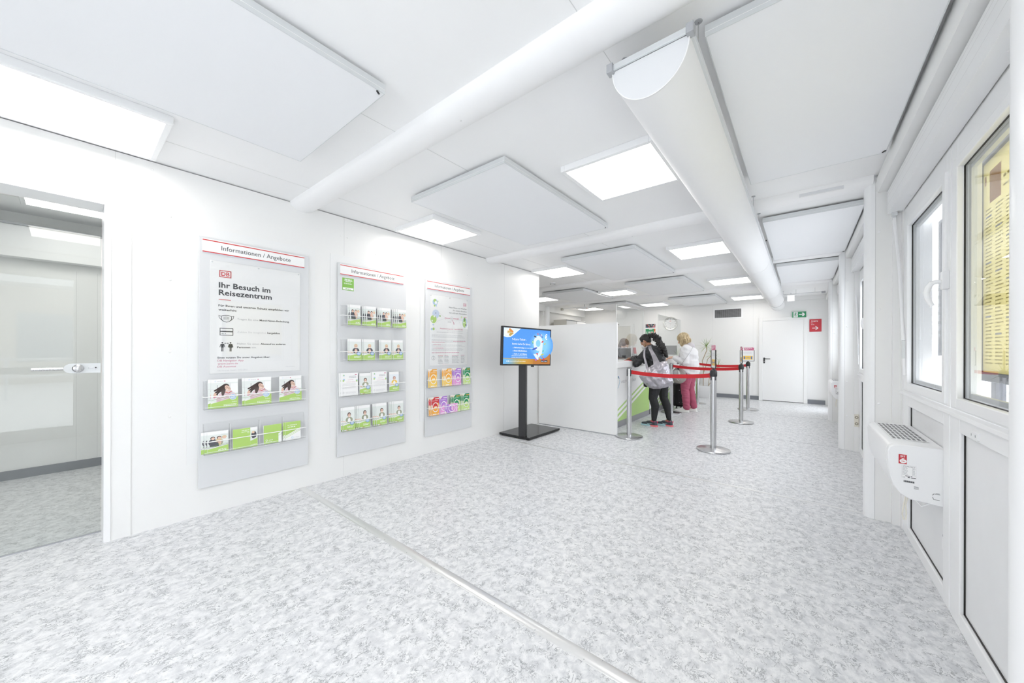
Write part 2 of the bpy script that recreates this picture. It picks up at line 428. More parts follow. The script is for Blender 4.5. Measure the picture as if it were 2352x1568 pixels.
# ceiling beams (rounded) and wall posts
def nose(w, d, n=12, flat=.0):
    return [(-w/2, 0)] + [(-w/2*math.cos(PI*i/n)*1.0, d*math.sin(PI*i/n)**.75) for i in range(n+1)] + [(w/2, 0)]
for k, y in enumerate(STR):
    b = MB(); pr = [(p, -q) for p, q in nose(.20, .068)]
    b.prism(pr, lambda p, q, t: (t, y+p, ZC+.002+q), XO if y > 4 else XW-.01, .40, CEILW, True)
    if y < 4: b.prism(pr, lambda p, q, t: (t, y+p, ZC+.002+q), XO, XW-WT+.01, CEILW, True)
    b.sphere((-1.4, y, ZC-.066), (.006, .006, .003), SEAM, 8, 4)
    struct(b.build('trim_%d' % (3+k), origin=(0, y, ZC-.07)), 'rounded white ceiling beam')
    # posts right
    b = MB(); pr = nose(.135, .055)
    b.prism(pr, lambda p, q, t: (.412-q, y+p, t), 0, ZC, PVC, True)
    b.box((.412, y-.069, 0), (.50, y+.069, 2.485), WALLW); b.box((.4945, y-.10, 0), (XR+.05, y+.10, 2.36), WALLW)
    b.box((.4105, y-.071, 0), (.4135, y+.071, ZC-.02), SEAM)
    for z in (2.08, 1.52, .84, .42): b.sphere((.432, y-.069, z), (.009, .0035, .009), PVC, 10, 6)
    struct(b.build('trim_%d' % (7+k), origin=(.45, y, 0)), 'white post with a rounded nose on the window wall')
    if y > 8:
        b = MB(); b.prism(pr, lambda p, q, t: (XO+.17+q, y+p, t), 0, ZC, PVC, True); b.box((XO, y-.069, 0), (XO+.17, y+.069, ZC), WALLW)
        b.box((XO, y-.12, 0), (XO+.1, y+.12, ZC), WALLW)
        struct(b.build('trim_11', origin=(XO, y, 0)), 'white post on the far office wall')
# upper edge profile along the window wall
b = MB()
pr = [(.445, 2.49), (.418, 2.47), (.412, 2.43), (.414, 2.385), (.424, 2.362), (.445, 2.362), (.50, 2.362), (.50, 2.49)]
b.prism(pr, lambda x, z, t: (x, t, z), YF, YB, WALLW, True)
struct(b.build('trim_12', origin=(.45, 0, 2.4)), 'white upper rail along the window wall')
b = MB()
pr = [(XO, 2.49), (XO+.14, 2.49), (XO+.14, 2.30), (XO, 2.30)]
b.prism(pr, lambda x, z, t: (x, t, z), 1.35, YB, WALLW); struct(b.build('trim_13', origin=(XO, 5, 2.3)), 'white upper rail along the far office wall')

# floor joint strips
for k, (y, w) in enumerate(((1.30, .056), (3.76, .030), (6.12, .012), (8.45, .012))):
    b = MB(); h = .004 if k < 2 else .0012
    b.prism([(-w/2, 0), (-w/2+.006, h), (w/2-.006, h), (w/2, 0)], lambda p, q, t: (t, y+p, q+.0004), XW+.002 if k < 2 else -2.2, .50 if k else .47, ALU if k < 2 else MGREY)
    if k == 0:
        for i in range(17):
            x = XW+.2+i*.235
            for s_ in (-1, 1): b.sphere((x + .03*s_, y+s_*.02, h), (.003, .003, .0012), MGREY, 8, 4)
        b.sphere((-1.18, y-.012, h), (.007, .007, .0012), WHT, 8, 4)
    struct(b.build('trim_%d' % (14+k)), 'metal strip over the floor joint')

# ------------------------------------------------------------------ window wall
XF, XG = .535, .553
def frame_rect(b, y0, y1, z0, z1, w, x0, x1, m):
    b.box((x0, y0, z0), (x1, y0+w, z1), m); b.box((x0, y1-w, z0), (x1, y1, z1), m)
    b.box((x0, y0+w, z0), (x1, y1-w, z0+w), m); b.box((x0, y0+w, z1-w), (x1, y1-w, z1), m)
def window_unit(n, ya, yb, ga, gb, z0=.955, z1=2.175, gz0=1.012, gz1=2.035, handle=True, lower=True, clip=True):
    """ya..yb frame, ga..gb glass"""
    w = thing('window_%d' % n, (XF, ya, z0), None, None); tag(w, 'white plastic framed window', None, None, 'structure')
    b = MB(); x0, x1 = XF+.006, XR+.06
    b.box((x0, ya, z0), (x1, ga-.03, z1), PVC); b.box((x0, gb+.03, z0), (x1, yb, z1), PVC)
    b.box((x0, ga-.03, z0), (x1, gb+.03, gz0-.03), PVC); b.box((x0, ga-.03, gz1+.03), (x1, gb+.03, z1), PVC)
    b.build('frame', w, bevel=.003)
    b = MB(); xs0, xs1 = XF-.004, XG+.03; k = .045
    b.box((xs0, ga-k, gz0-k), (xs1, ga, gz1+k), PVC); b.box((xs0, gb, gz0-k), (xs1, gb+k, gz1+k), PVC)
    b.box((xs0, ga, gz0-k), (xs1, gb, gz0), PVC); b.box((xs0, ga, gz1), (xs1, gb, gz1+k), PVC)
    b.build('sash', w, bevel=.004)
    b = MB(); k = .004
    frame_rect(b, ga-.001, gb+.001, gz0-.001, gz1+.001, k, XG-.001, XG+.004, GASKET); b.build('seal', w)
    b = MB(); frame_rect(b, ga+.004, gb-.004, gz0+.004, gz1-.004, .02, XG+.014, XG+.030, ALUM); b.build('spacer', w)
    b = MB(); b.box((XG+.004, ga, gz0), (XG+.009, gb, gz1), GLASS); b.build('pane', w)
    if handle:
        h = MB(); hy = ga-.062; hx = XF-.006
        h.box((hx-.012, hy-.016, 1.515), (hx+.012, hy+.016, 1.60), PVC)
        h.tube([(hx, hy, 1.552), (hx-.028, hy, 1.553), (hx-.042, hy, 1.548), (hx-.052, hy+.004, 1.53), (hx-.057, hy+.01, 1.505), (hx-.052, hy+.016, 1.475), (hx-.036, hy+.022, 1.44)],
               [.0095, .0105, .0115, .0115, .011, .0105, .009], PVC, 12)
        h.build('handle', w, bevel=.003)
    return w
def lower_unit(n, ya, yb, ga, gb, off=0):
    w = thing('window_%d' % n, (XF, ya, 0), None, None); tag(w, 'white infill panel below the window', None, None, 'structure')
    b = MB(); x0, x1 = XF+.004, XR+.06; gz0, gz1 = .068, .86
    b.box((x0, ya, 0), (x1, ga, .93), PVC); b.box((x0, gb, 0), (x1, yb, .93), PVC)
    b.box((x0, ga, 0), (x1, gb, gz0), PVC); b.box((x0, ga, gz1), (x1, gb, .93), PVC)
    b.build('frame', w, bevel=.004)
    b = MB(); frame_rect(b, ga-.001, gb+.001, gz0-.001, gz1+.001, .005, XG-.001, XG+.004, GASKET); b.build('seal', w)
    b = MB(); b.box((XG+.004, ga, gz0), (XG+.03, gb, gz1), PVC2); b.build('panel', w)
    return w
wn = 1
for mi_, s in enumerate(STR[:3]):
    d = s - STR[0]
    A = window_unit(wn, 2.605+d, 3.60+d, 2.69+d, 3.44+d); wn += 1
    B = window_unit(wn, 1.40+d, 2.595+d, 1.50+d, 2.475+d, handle=False); wn += 1
    lower_unit(wn, 2.605+d, 3.60+d, 2.70+d, 3.455+d); wn += 1
    L = lower_unit(wn, 1.40+d, 2.595+d, 1.50+d, 2.465+d); wn += 1
    if mi_ == 0:
        b = MB(); b.box((XF-.002, 2.235, .870), (XF+.006, 2.315, .897), PVC); b.box((XF-.0025, 2.250, .879), (XF+.004, 2.258, .888), MGREY); b.box((XF-.0025, 2.295, .879), (XF+.004, 2.300, .888), MGREY); b.build('cover_plate', L)
    b = MB(); b.prism([(XF+.01, .955), (XF-.014, .948), (XF-.016, .932), (XF+.01, .925)], lambda x, z, t: (x, t, z), 1.40+d, 3.60+d, PVC)
    struct(b.build('trim_%d' % (18+mi_), bevel=.002), 'white window ledge')
    # lintel and stubs
    b = MB(); b.box((.50, 1.40+d, 2.347), (XR+.12, 3.60+d, ZC), WALLW); struct(b.build('trim_%d' % (40+mi_)), 'white strip above the shutter box')
    b = MB(); b.box((XF+.01, 1.40+d, 2.17), (XR+.12, 3.60+d, 2.347), WALLW); b.box((XR, 1.40+d-.2, 0), (XR+.12, 1.40+d, ZC), WALLW); b.box((XR, 3.60+d, 0), (XR+.12, 3.60+d+.2, ZC), WALLW)
    b.box((XF, 3.60+d, 0), (XR+.06, 3.69+d, 2.2), WALLW)
    struct(b.build('wall_right' if mi_ == 0 else 'wall_right_%d' % (mi_+1), origin=(XR, 2.5+d, 0)), 'white wall above and between the windows')
# module 0: glazed entrance door (behind the camera, mirrored in the glass door) and rest of the window wall
w = thing('door_3', (XF, -.5, 0), None, None); tag(w, 'white framed glazed entrance door', None, None, 'structure')
b = MB()
for y0, y1 in ((.055, .15), (-1.05, -.95)): b.box((XF, y0, 0), (XR+.06, y1, 2.25), PVC)
b.box((XF, -.95, 0), (XR+.06, .055, .165), PVC); b.box((XF, -.95, 2.16), (XR+.06, .055, 2.25), PVC); b.box((XF, -.95, .89), (XR+.06, .055, .975), PVC); b.build('frame', w, bevel=.003)
b = MB(); b.box((XG+.01, -.95, .165), (XG+.016, .055, .89), GLASS); b.box((XG+.01, -.95, .975), (XG+.016, .055, 2.16), GLASS); b.build('pane', w)
b = MB(); b.box((XR-.02, .15, 0), (XR+.12, 1.2, ZC), WALLW); b.box((XR-.02, -1.05, 2.25), (XR+.12, .15, ZC), WALLW); b.box((XR-.02, YF, 0), (XR+.12, -1.05, ZC), WALLW)
struct(b.build('wall_right_near', origin=(XR, 0, 0)))
b = MB(); b.box((XR, 8.45, 0), (XR+.12, 9.25, ZC), WALLW); b.box((XR, 10.35, 0), (XR+.12, YB, ZC), WALLW); b.box((XR, 9.25, 2.2), (XR+.12, 10.35, ZC), WALLW); struct(b.build('wall_right_far', origin=(XR, 9, 0)))
w = thing('door_5', (XR, 9.8, 0), None, None); tag(w, 'unseen glazed exit door added for daylight at the far end of the window wall', None, None, 'structure')  # exit arrow implies this unseen door; glazing added to brighten the far end
b = MB(); frame_rect(b, 9.25, 10.35, .0, 2.2, .11, XR, XR+.06, PVC); b.build('frame', w)
b = MB(); b.box((XR+.02, 9.33, .08), (XR+.026, 10.27, 2.12), GLASS); b.build('pane', w)
# roller shutter boxes and crank rods
words = ['first', 'second', 'third']
for mi_, s in enumerate(STR[:3]):
    d = s - STR[0]
    t = MB()
    t.box((.467, 1.40+d, 2.205), (.498, 3.645+d, 2.345), PVC); t.box((.467, 1.40+d, 2.186), (XF+.005, 3.645+d, 2.205), PVC)
    for z in (2.30, 2.25, 2.325): t.box((.4667, 1.40+d, z), (.467, 3.645+d, z+.0008), SEAM)
    for y in (1.9, 2.65, 3.3): t.sphere((.52, y+d, 2.186), (.01, .01, .003), PVC, 8, 4)
    o = tag(t.build('roller_shutter_box', bevel=.003), ['long white shutter box above the nearest windows with the yellow timetable behind', 'white shutter box over the middle windows, behind the nearest visible post', 'small distant white shutter box above the windows by the far heater'][mi_], 'shutter box', 'white roller shutter boxes over the windows')
    rod = thing('crank_rod', (.50, 3.62+d, 1.05), ['long white crank rod leaning beside the nearest window', 'white crank rod beside the middle window, above the wall socket', 'far white crank rod, smallest, above the distant heater'][mi_], 'crank rod', 'shutter crank rods along the window wall')
    b = MB(); b.tube([(.497, 3.615+d, 2.145), (.515, 3.555+d, 1.75), (.522, 3.50+d, 1.37)], .0085, PVC, 10); b.build('rod', rod)
    b = MB(); b.box((.485, 3.605+d, 2.16), (.512, 3.635+d, 2.187), ALUM); b.cyl((.497, 3.618+d, 2.135), (.497, 3.618+d, 2.165), .010, ALUM, n=10); b.build('joint', rod)
    b = MB(); b.tube([(.522, 3.50+d, 1.37), (.524, 3.485+d, 1.29)], .0105, PVC, 10); b.box((.516, 3.474+d, 1.17), (.528, 3.489+d, 1.29), ALUM); b.tube([(.524, 3.475+d, 1.17), (.526, 3.462+d, 1.06)], .008, PVC, 10); b.build('grip', rod)

# ------------------------------------------------------------------ glass door on the left
w = thing('door_1', (-3.63, -.4, 0), None, None); tag(w, 'frameless glass door with steel lock case', None, None, 'structure')
b = MB(); b.box((-3.645, -.985, .008), (-3.635, .142, 2.12), DGLASS); b.build('pane', w)
b = MB()
prof = [(.140, 1.062), (.140, 1.124)] + [(.02+.031*math.cos(t)*-1.0, 1.093+.031*math.sin(t)) for t in np.linspace(PI/2, -PI/2, 11)[::1]]
prof = [(.140, 1.062), (.140, 1.124), (.02, 1.124)] + [(.02-.034*math.sin(t), 1.093+.031*math.cos(t)) for t in np.linspace(.2, PI-.2, 10)] + [(.02, 1.062)]
b.prism(prof, lambda y, z, t: (t, y, z), -3.634, -3.612, ALUM); b.build('lock_case', w, bevel=.002)
b = MB(); b.sphere((-3.590, .045, 1.093), (.014, .026, .025), STEEL, 24, 14); b.cyl((-3.613, .045, 1.093), (-3.59, .045, 1.093), .012, STEEL); b.build('knob', w)
b = MB(); b.cyl((-3.60, -.015, 1.092), (-3.60, -.135, 1.092), .009, STEEL); b.build('lever', w)
b = MB(); b.prism([(.088, 1.090), (.112, 1.090), (.118, 1.084), (.124, 1.090), (.126, 1.096), (.120, 1.103), (.112, 1.099), (.088, 1.098)], lambda y, z, t: (t, y, z), -3.612, -3.609, STEEL); b.sphere((-3.609, .119, 1.095), (.002, .004, .004), BLACK, 8, 5); b.build('lock_cylinder', w)
b = MB(); b.box((-3.646, -1.0, .0), (-3.634, .15, .007), MGREY); struct(b.build('trim_21'), 'dark line under the glass door')

w = thing('door_4', (-4.45, YB, 0), None, None); tag(w, 'white door at the back of the office', None, None, 'structure')
b = MB(); b.box((-4.92, YB-.03, 0), (-4.85, YB, 2.03), WALLW); b.box((-4.05, YB-.03, 0), (-3.98, YB, 2.03), WALLW); b.box((-4.85, YB-.03, 1.95), (-4.05, YB, 2.03), WALLW); b.build('frame', w, bevel=.004)
b = MB(); b.box((-4.85, YB-.012, .01), (-4.05, YB, 1.95), CREAM); b.build('leaf', w)
b = MB(); b.box((-4.86, YB-.06, 2.0), (-4.40, YB-.03, 2.018), mat('brown_door_shadow', (.18, .15, .11), .5)); b.build('door_top_shadow', w)  # brown strip painted for the dark shadow line over the door
# ------------------------------------------------------------------ door in the back wall
w = thing('door_2', (-.375, YB, 0), None, None); tag(w, 'white door in the back wall with a black lever handle', None, None, 'structure')
b = MB(); y = YB-.03
b.box((-.83, y, 0), (-.755, YB, 2.02), WALLW); b.box((.03, y, 0), (.10, YB, 2.02), WALLW); b.box((-.755, y, 1.945), (.03, YB, 2.02), WALLW); b.build('frame', w, bevel=.004)
b = MB(); b.box((-.755, YB-.014, .012), (.03, YB, 1.945), WHITE); b.box((-.755, YB-.013, 0), (.03, YB, .011), GASKET); b.build('leaf', w)
b = MB(); b.prism([(-.722+.016*math.cos(t), .98+.055*(1 if math.sin(t) > 0 else -1)+.016*math.sin(t)) for t in np.linspace(0, 2*PI, 16, endpoint=False)], lambda x, z, t: (x, t, z), YB-.014, YB-.024, BLACK)
b.tube([(-.722, YB-.02, 1.02), (-.722, YB-.055, 1.02), (-.71, YB-.06, 1.02), (-.60, YB-.06, 1.02)], .008, BLACK, 8); b.cyl((-.722, YB-.024, .955), (-.722, YB-.027, .955), .007, ALUM); b.build('handle', w)

# ================================================================== ceiling fittings
def make_light(x0, y0, label, w=.63, l=.64):
    t = thing('ceiling_light', (x0+w/2, y0+l/2, ZC), label, 'ceiling light', 'square ceiling light panels')
    b = MB(); z0 = ZC-.042; k = .030
    b.box((x0, y0, z0), (x0+k, y0+l, ZC), PVC); b.box((x0+w-k, y0, z0), (x0+w, y0+l, ZC), PVC)
    b.box((x0+k, y0, z0), (x0+w-k, y0+k, ZC), PVC); b.box((x0+k, y0+l-k, z0), (x0+w-k, y0+l, ZC), PVC); b.build('frame', t, bevel=.003)
    b = MB(); b.box((x0+k, y0+k, z0+.003), (x0+w-k, y0+l-k, z0+.008), LAMP); b.build('diffuser', t)
    return t
base_light = make_light(-3.31, 2.145, 'square light panel above the middle brochure board, touching the wall')
LX = [-3.31, -1.305]
lights = [
 (-1.305, 2.145, 'large bright square light panel between the duct and the near ceiling slab'),
 (-3.31, -.275, 'bright light panel at the top left above the glass door'),
 (-3.34, 4.62, 'light panel at the ceiling above the end of the brochure wall'),
 (-1.305, 4.62, 'light panel beside the duct, second from the camera in the right row'),
 (-3.42, 7.17, 'light panel above the far side of the office, left of the acrylic screen'),
 (-1.32, 7.13, 'light panel beside the duct, third from the camera in the right row'),
 (-5.28, 7.0, 'light panel cut by the end of the brochure wall, over the back office'),
 (-3.44, 9.70, 'light panel nearest the back wall above the clock'),
 (-1.32, 9.68, 'light panel beside the duct end, nearest the air grille'),
 (-5.28, 9.60, 'light panel beside the small projector box above the office cabinets'),
 (-5.19, -.25, 'light panel seen through the glass door'),
 (-4.50, -.25, 'hidden light panel added to brighten the room behind the glass door'),  # hidden lamp added to brighten the anteroom
 (-4.45, -2.3, 'unseen light panel added far back to brighten the room behind the glass door'),  # another unseen lamp added for the anteroom's brightness
 (-1.305, -.275, 'light panel over the camera'),
 (-5.28, 4.6, 'light panel hidden behind the brochure wall'),
 (-1.305, -2.6, 'light panel behind the camera'), (-3.31, -2.6, 'light panel behind the camera by the wall')]
for x, y, lab in lights: dup(base_light, (x+3.31, y-2.145, 0), lab)

def make_slab(x0, y0, x1, y1, label, group='suspended ceiling heating panels'):
    t = thing('ceiling_panel', ((x0+x1)/2, (y0+y1)/2, ZC), label, 'ceiling panel', group)
    z0, z1 = ZC-.060, ZC-.016
    b = MB(); b.box((x0+.004, y0+.004, z0), (x1-.004, y1-.004, z0+.010), HEATP); b.build('face', t)
    b = MB(); k = .004
    for a, c in (((x0, y0), (x1, y0+k)), ((x0, y1-k), (x1, y1)), ((x0, y0+k), (x0+k, y1-k)), ((x1-k, y0+k), (x1, y1-k))): b.box((*a, z0-.001), (*c, z1), ALUM)
    b.box((x0-.0008, y0-.0008, z0+.016), (x1+.0008, y1+.0008, z0+.0175), WHT); b.build('edge_profile', t)
    b = MB()
    for yy in (y0+.25, y1-.25): b.box((x0+.15, yy-.02, z1-.008), (x1-.15, yy+.02, ZC-.0005), ALUM)
    b.box((x0+.004, y0+.004, z0+.010), (x1-.004, y1-.004, z1), PVC)
    b.build('mounting', t)
    b = MB(); b.obox((x1-.012, y1-.03, z0-.004), (.003, .002, 0), (-.006, .009, 0), (0, 0, .002), BLACK); b.build('clip', t)
    return t
slabs = [(-2.52, -.63, -1.54, .945, 'near grey ceiling slab at the top left beside the door light'),
 (-2.50, 1.775, -1.50, 3.36, 'ceiling slab in the middle of the picture between two lights'),
 (-2.56, 4.23, -1.55, 5.95, 'ceiling slab in front of the end of the brochure wall, third from the camera'),
 (-2.56, 6.50, -1.55, 8.12, 'ceiling slab in the left row above the woman in black'),
 (-2.50, 9.03, -1.50, 10.62, 'ceiling slab in the left row nearest the back wall'),
 (-4.45, 6.55, -3.44, 8.05, 'ceiling slab over the office just behind the brochure wall'),
 (-4.55, 9.0, -3.52, 10.5, 'ceiling slab over the office above the cabinets'),
 (-.295, 1.545, .395, 3.135, 'large ceiling slab at the top right beside the duct'),
 (-.295, 4.135, .400, 5.95, 'ceiling slab right of the duct between the first and second posts'),
 (-.295, 6.44, .395, 8.1, 'small far ceiling slab right of the duct')]
for s_ in slabs: make_slab(*s_)

# air duct: half round textile duct on rails
D = thing('air_duct', (-.46, 1.38, 2.36), 'long white half-round fabric air duct hanging along the ceiling', 'air duct')
XD0, XD1, YD0, YD1, ZD = -.605, -.315, 1.395, 9.90, 2.352
rc = (XD1-XD0)/2; xc = (XD0+XD1)/2
b = MB(); n = 28; vs = []; ys = [YD0+.004] + [YD0+.2+i*.3 for i in range(29)]; ys = [y for y in ys if y < YD1] + [YD1]
for y in ys:
    wob = 1.0 + .008*math.sin(y*2.1)
    for i in range(n+1):
        a = PI*i/n; vs.append((xc-rc*math.cos(a), y, ZD - .162*wob*math.sin(a)))
fs = [(j*(n+1)+i, j*(n+1)+i+1, (j+1)*(n+1)+i+1, (j+1)*(n+1)+i) for j in range(len(ys)-1) for i in range(n)]
FAB = mat('duct_fabric', (.84, .84, .845), .75, sheen=.1); bump(FAB, noise(FAB, objcoord(FAB, (1, .25, 1), True), 90, 2), .12, .002)
b.add(vs, fs, FAB, True)
b.add([(XD0, YD0, ZD), (XD1, YD0, ZD), (XD1, YD1, ZD), (XD0, YD1, ZD)], [(0, 1, 2, 3)], FAB); b.build('fabric_tube', D)
b = MB(); pts = [(xc-rc*.995*math.cos(PI*i/n), ZD-.160*math.sin(PI*i/n)) for i in range(n+1)]
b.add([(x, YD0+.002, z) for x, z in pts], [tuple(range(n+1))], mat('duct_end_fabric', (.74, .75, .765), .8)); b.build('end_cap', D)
b = MB(); b.tube([(x, YD0+.001, z-.001) for x, z in pts], .0022, WHT, 6); b.build('end_piping', D)
for y in (5.45, 8.2):
    b = MB(); b.tube([(xc-(rc+.001)*math.cos(PI*i/n), y, ZD-.1625*math.sin(PI*i/n)) for i in range(n+1)], .0022, WHT, 6); b.build('seam_piping', D)
b = MB()
for x in (XD0, XD1): b.box((x-.011, YD0-.01, ZD-.002), (x+.011, YD1, ZD+.020), ALUM)
b.box((XD0+.01, YD0-.01, ZD), (XD1-.01, YD0+.012, ZD+.022), ALUM); b.box((XD0, YD1-.02, ZD), (XD1, YD1, ZD+.02), ALUM); b.build('rail', D, bevel=.001)
for x in (XD0-.004, XD1+.004):
    b = MB(); b.box((x-.013, YD0-.022, ZD-.010), (x+.013, YD0+.014, ZD+.026), MGREY); b.build('corner_block', D, bevel=.003)
for y in (1.53, 3.55, 4.03, 6.0, 6.3, 8.3, 9.6):
    for x in (XD0+.0, XD1-.0):
        b = MB(); b.cyl((x, y, ZD+.018), (x, y, ZC-.001), .0022, STEEL, n=8); b.lathe((x, y, ZC-.001), [(0, -.003), (.012, -.003), (.015, 0), (0, 0)], MGREY, 14); b.build('hanger_rod', D)
b = MB(); b.cyl((xc, YD1-.02, 2.325), (xc, YB, 2.315), .138, FAB, n=40); b.build('round_connector', D)
b = MB(); b.cyl((xc, YD1+.03, 2.325), (xc, YD1+.042, 2.325), .140, BLACK, n=40); b.build('clamp_ring', D)
b = MB(); b.sphere((-.292, 4.55, ZD+.008), (.006, .012, .008), BLACK, 10, 6); b.build('plug', D)

# ceiling bits
b = MB(); b.lathe((-3.66, 5.75, ZC), [(0, -.036), (.03, -.036), (.048, -.026), (.052, 0)], PVC, 24); t = b.build('smoke_detector', origin=(-3.66, 5.75, ZC))
tag(t, 'small round smoke detector on the ceiling at the edge of the brochure wall', 'smoke detector')
b = MB()
for i in range(10):
    a = i*PI/5; b.box((-3.66+.042*math.cos(a)-.006, 5.75+.042*math.sin(a)-.006, ZC-.032), (-3.66+.042*math.cos(a)+.006, 5.75+.042*math.sin(a)+.006, ZC-.025), BLACK)
b.build('vent_slots', t)
L = thing('emergency_light', (-.19, 9.5, 2.46), 'small white cube emergency light hanging from a ceiling rail near the back door', 'emergency light')
b = MB(); b.box((-.245, 9.46, 2.255), (-.125, 9.54, 2.375), mat('opal_white', (.92, .92, .92), .3, emit=(1, 1, 1), estr=.35)); b.build('diffuser', L, bevel=.008)
b = MB(); b.box((-.26, 9.45, 2.375), (-.11, 9.55, 2.40), PVC); b.cyl((-.185, 9.5, 2.40), (-.185, 9.5, 2.43), .01, PVC); b.build('mount', L, bevel=.002)
b = MB(); b.box((-.31, 9.47, 2.395), (.34, 9.49, 2.405), ALUM); b.box((.30, 9.45, 2.375), (.36, 9.51, 2.41), MGREY); b.cyl((-.1, 9.48, 2.40), (-.1, 9.48, ZC), .003, ALUM, n=8); b.cyl((.2, 9.48, 2.40), (.2, 9.48, ZC), .003, ALUM, n=8)
tag(b.build('cable_rail'), 'thin metal rail with a grey end block behind the cube emergency light', 'rail')
b = MB(); b.box((-.02, 3.645, 2.437), (.24, 3.6475, 2.478), FROST)
b = MB(); A = Art(b, (-.02, 3.656, 2.436), *XP); A.poly([(0, 0), (.26, .0), (.26, .036), (.13, .038), (0, .035)], mat('tape_clear_grey', (.74, .75, .77), .25), 0); A.rect(.01, .002, .25, .004, WHT, .5)
tag(b.build('tape_strip'), 'piece of pale grey tape stuck on the ceiling beam right of the duct', 'tape')
P_ = thing('projector', (-4.6, 9.55, 2.45), 'small white projector-like box on the office ceiling by the light panel', 'projector')
b = MB(); b.box((-4.80, 8.96, 2.36), (-4.62, 9.14, 2.42), PVC); b.build('body', P_, bevel=.006)
b = MB(); b.box((-5.38, 8.97, 2.40), (-4.72, 8.99, 2.42), PVC); b.box((-5.42, 8.94, 2.36), (-5.36, 9.02, 2.43), mat('beige_grey', (.55, .53, .47), .5)); b.cyl((-4.71, 9.05, 2.41), (-4.71, 9.05, ZC), .012, ALUM); b.build('arm', P_)
b = MB(); b.sphere((-4.615, 9.0, 2.375), (.01, .012, .012), ORANGED, 10, 6); b.build('lamp', P_)

# ================================================================== brochure boards
def board(y0, y1, lab):
    t = thing('brochure_board', (XW, y0, .2), lab, 'notice board', 'silver grey brochure boards on the left wall')
    b = MB(); b.box((XW+.001, y0-.062, .39), (XW+.005, y1+.062, 2.115), FROST); b.build('backing_sheet', t)
    b = MB(); b.box((XW+.012, y0, .205), (XW+.024, y1, 2.040), BOARD); b.box((XW+.005, y0+.1, .3), (XW+.012, y1-.1, 1.95), MGREY); b.build('panel', t, bevel=.0015)
    b = MB(); A = Art(b, (XW+.030, y0+.017, 1.926), *YP); w = y1-y0-.055
    b.box((XW+.024, y0+.017, 1.926), (XW+.030, y0+.017+w, 2.028), WHT)
    A.rect(0, .088, w, .095, RED, 1); A.rect(0, .003, w, .010, RED, 1); A.rect(0, 0, w, .002, BLUEL, 1)
    A.text(w*.50, .034, 'Informationen / Angebote', .034, INK, 1, 'c', width=w*.68); b.build('header_sign', t)
    return t
BX = XW+.024
board(.600, 1.342, 'nearest grey brochure board carrying the large poster, closest to the glass door')
bd2 = board(1.600, 2.345, 'middle grey brochure board with four rows of leaflets and no poster')
board(2.610, 3.360, 'farthest grey brochure board with the green and blue circle poster')

# poster 1 -----------------------------------------------------------------
def poster_base(y0, y1, z0, z1, lab):
    t = thing('poster', (BX, (y0+y1)/2, z0), lab, 'poster')
    b = MB(); b.box((BX+.0005, y0, z0), (BX+.0035, y1, z1), WHT); A = Art(b, (BX+.0036, y0, z0), *YP); b.build('sheet', t)
    b = MB(); b.box((BX+.0055, y0-.004, z0-.004), (BX+.0070, y1+.004, z1+.004), COVER); b.build('clear_cover', t)
    for u, v, r, m_ in ((y0+.012, z1-.012, .0055, ALUM), ((y0+y1)/2, z1-.012, .0055, ALUM), (y1-.012, z1-.012, .0055, ALUM), (y0+.012, (z0+z1)/2, .004, WHT), (y1-.012, (z0+z1)/2, .004, WHT)):
        b = MB(); b.cyl((BX+.003, u, v), (BX+.0105, u, v), r, m_, n=12); b.build('screw', t)
    return t
t = poster_base(.660, 1.270, 1.037, 1.877, 'large white travel centre poster with bold black heading on the nearest board')
b = MB(); A = Art(b, (BX+.0036, .660, 1.037), *YP); w, h = .61, .84
db_logo(A, .055, h-.118, .052)
A.text(.052, h-.196, 'Ihr Besuch im', .040, INK, 1, width=.335, bold=True)
A.text(.052, h-.252, 'Reisezentrum', .040, INK, 1, width=.345, bold=True)
A.rect(.052, h-.288, .125, h-.284, RED, 1)
A.text(.050, h-.338, 'Für Ihren und unseren Schutz empfehlen wir', .0150, INK, 1, width=.475, bold=True)
A.text(.050, h-.369, 'weiterhin:', .0150, INK, 1, width=.112, bold=True)
# mask icon
u0, v0 = .098, h-.428
pts = [(-.032, .018), (-.016, .024), (0, .026), (.016, .024), (.032, .018), (.030, -.006), (.018, -.020), (0, -.026), (-.018, -.020), (-.030, -.006), (-.032, .018)]
A.line([(u0+x, v0+y) for x, y in pts], .0038, INK, 1)
A.line([(u0-.030, v0+.018), (u0-.046, v0+.022), (u0-.042, v0+.004), (u0-.026, v0-.014)], .003, INK, 1); A.line([(u0+.030, v0+.018), (u0+.046, v0+.022), (u0+.042, v0+.004), (u0+.026, v0-.014)], .003, INK, 1)
for k in (.010, .0, -.010): A.line([(u0-.018, v0+k), (u0, v0+k+.003), (u0+.018, v0+k)], .0025, INK, 1)
# card icon
v1 = h-.527; A.rect(u0-.040, v1-.028, u0+.042, v1+.028, INK, 1); A.rect(u0-.036, v1-.024, u0+.038, v1+.024, WHT, 2); A.rect(u0-.038, v1-.002, u0+.040, v1+.007, INK, 3); A.rect(u0-.030, v1-.016, u0-.016, v1-.013, INK, 3); A.rect(u0-.010, v1-.016, u0-.003, v1-.013, INK, 3)
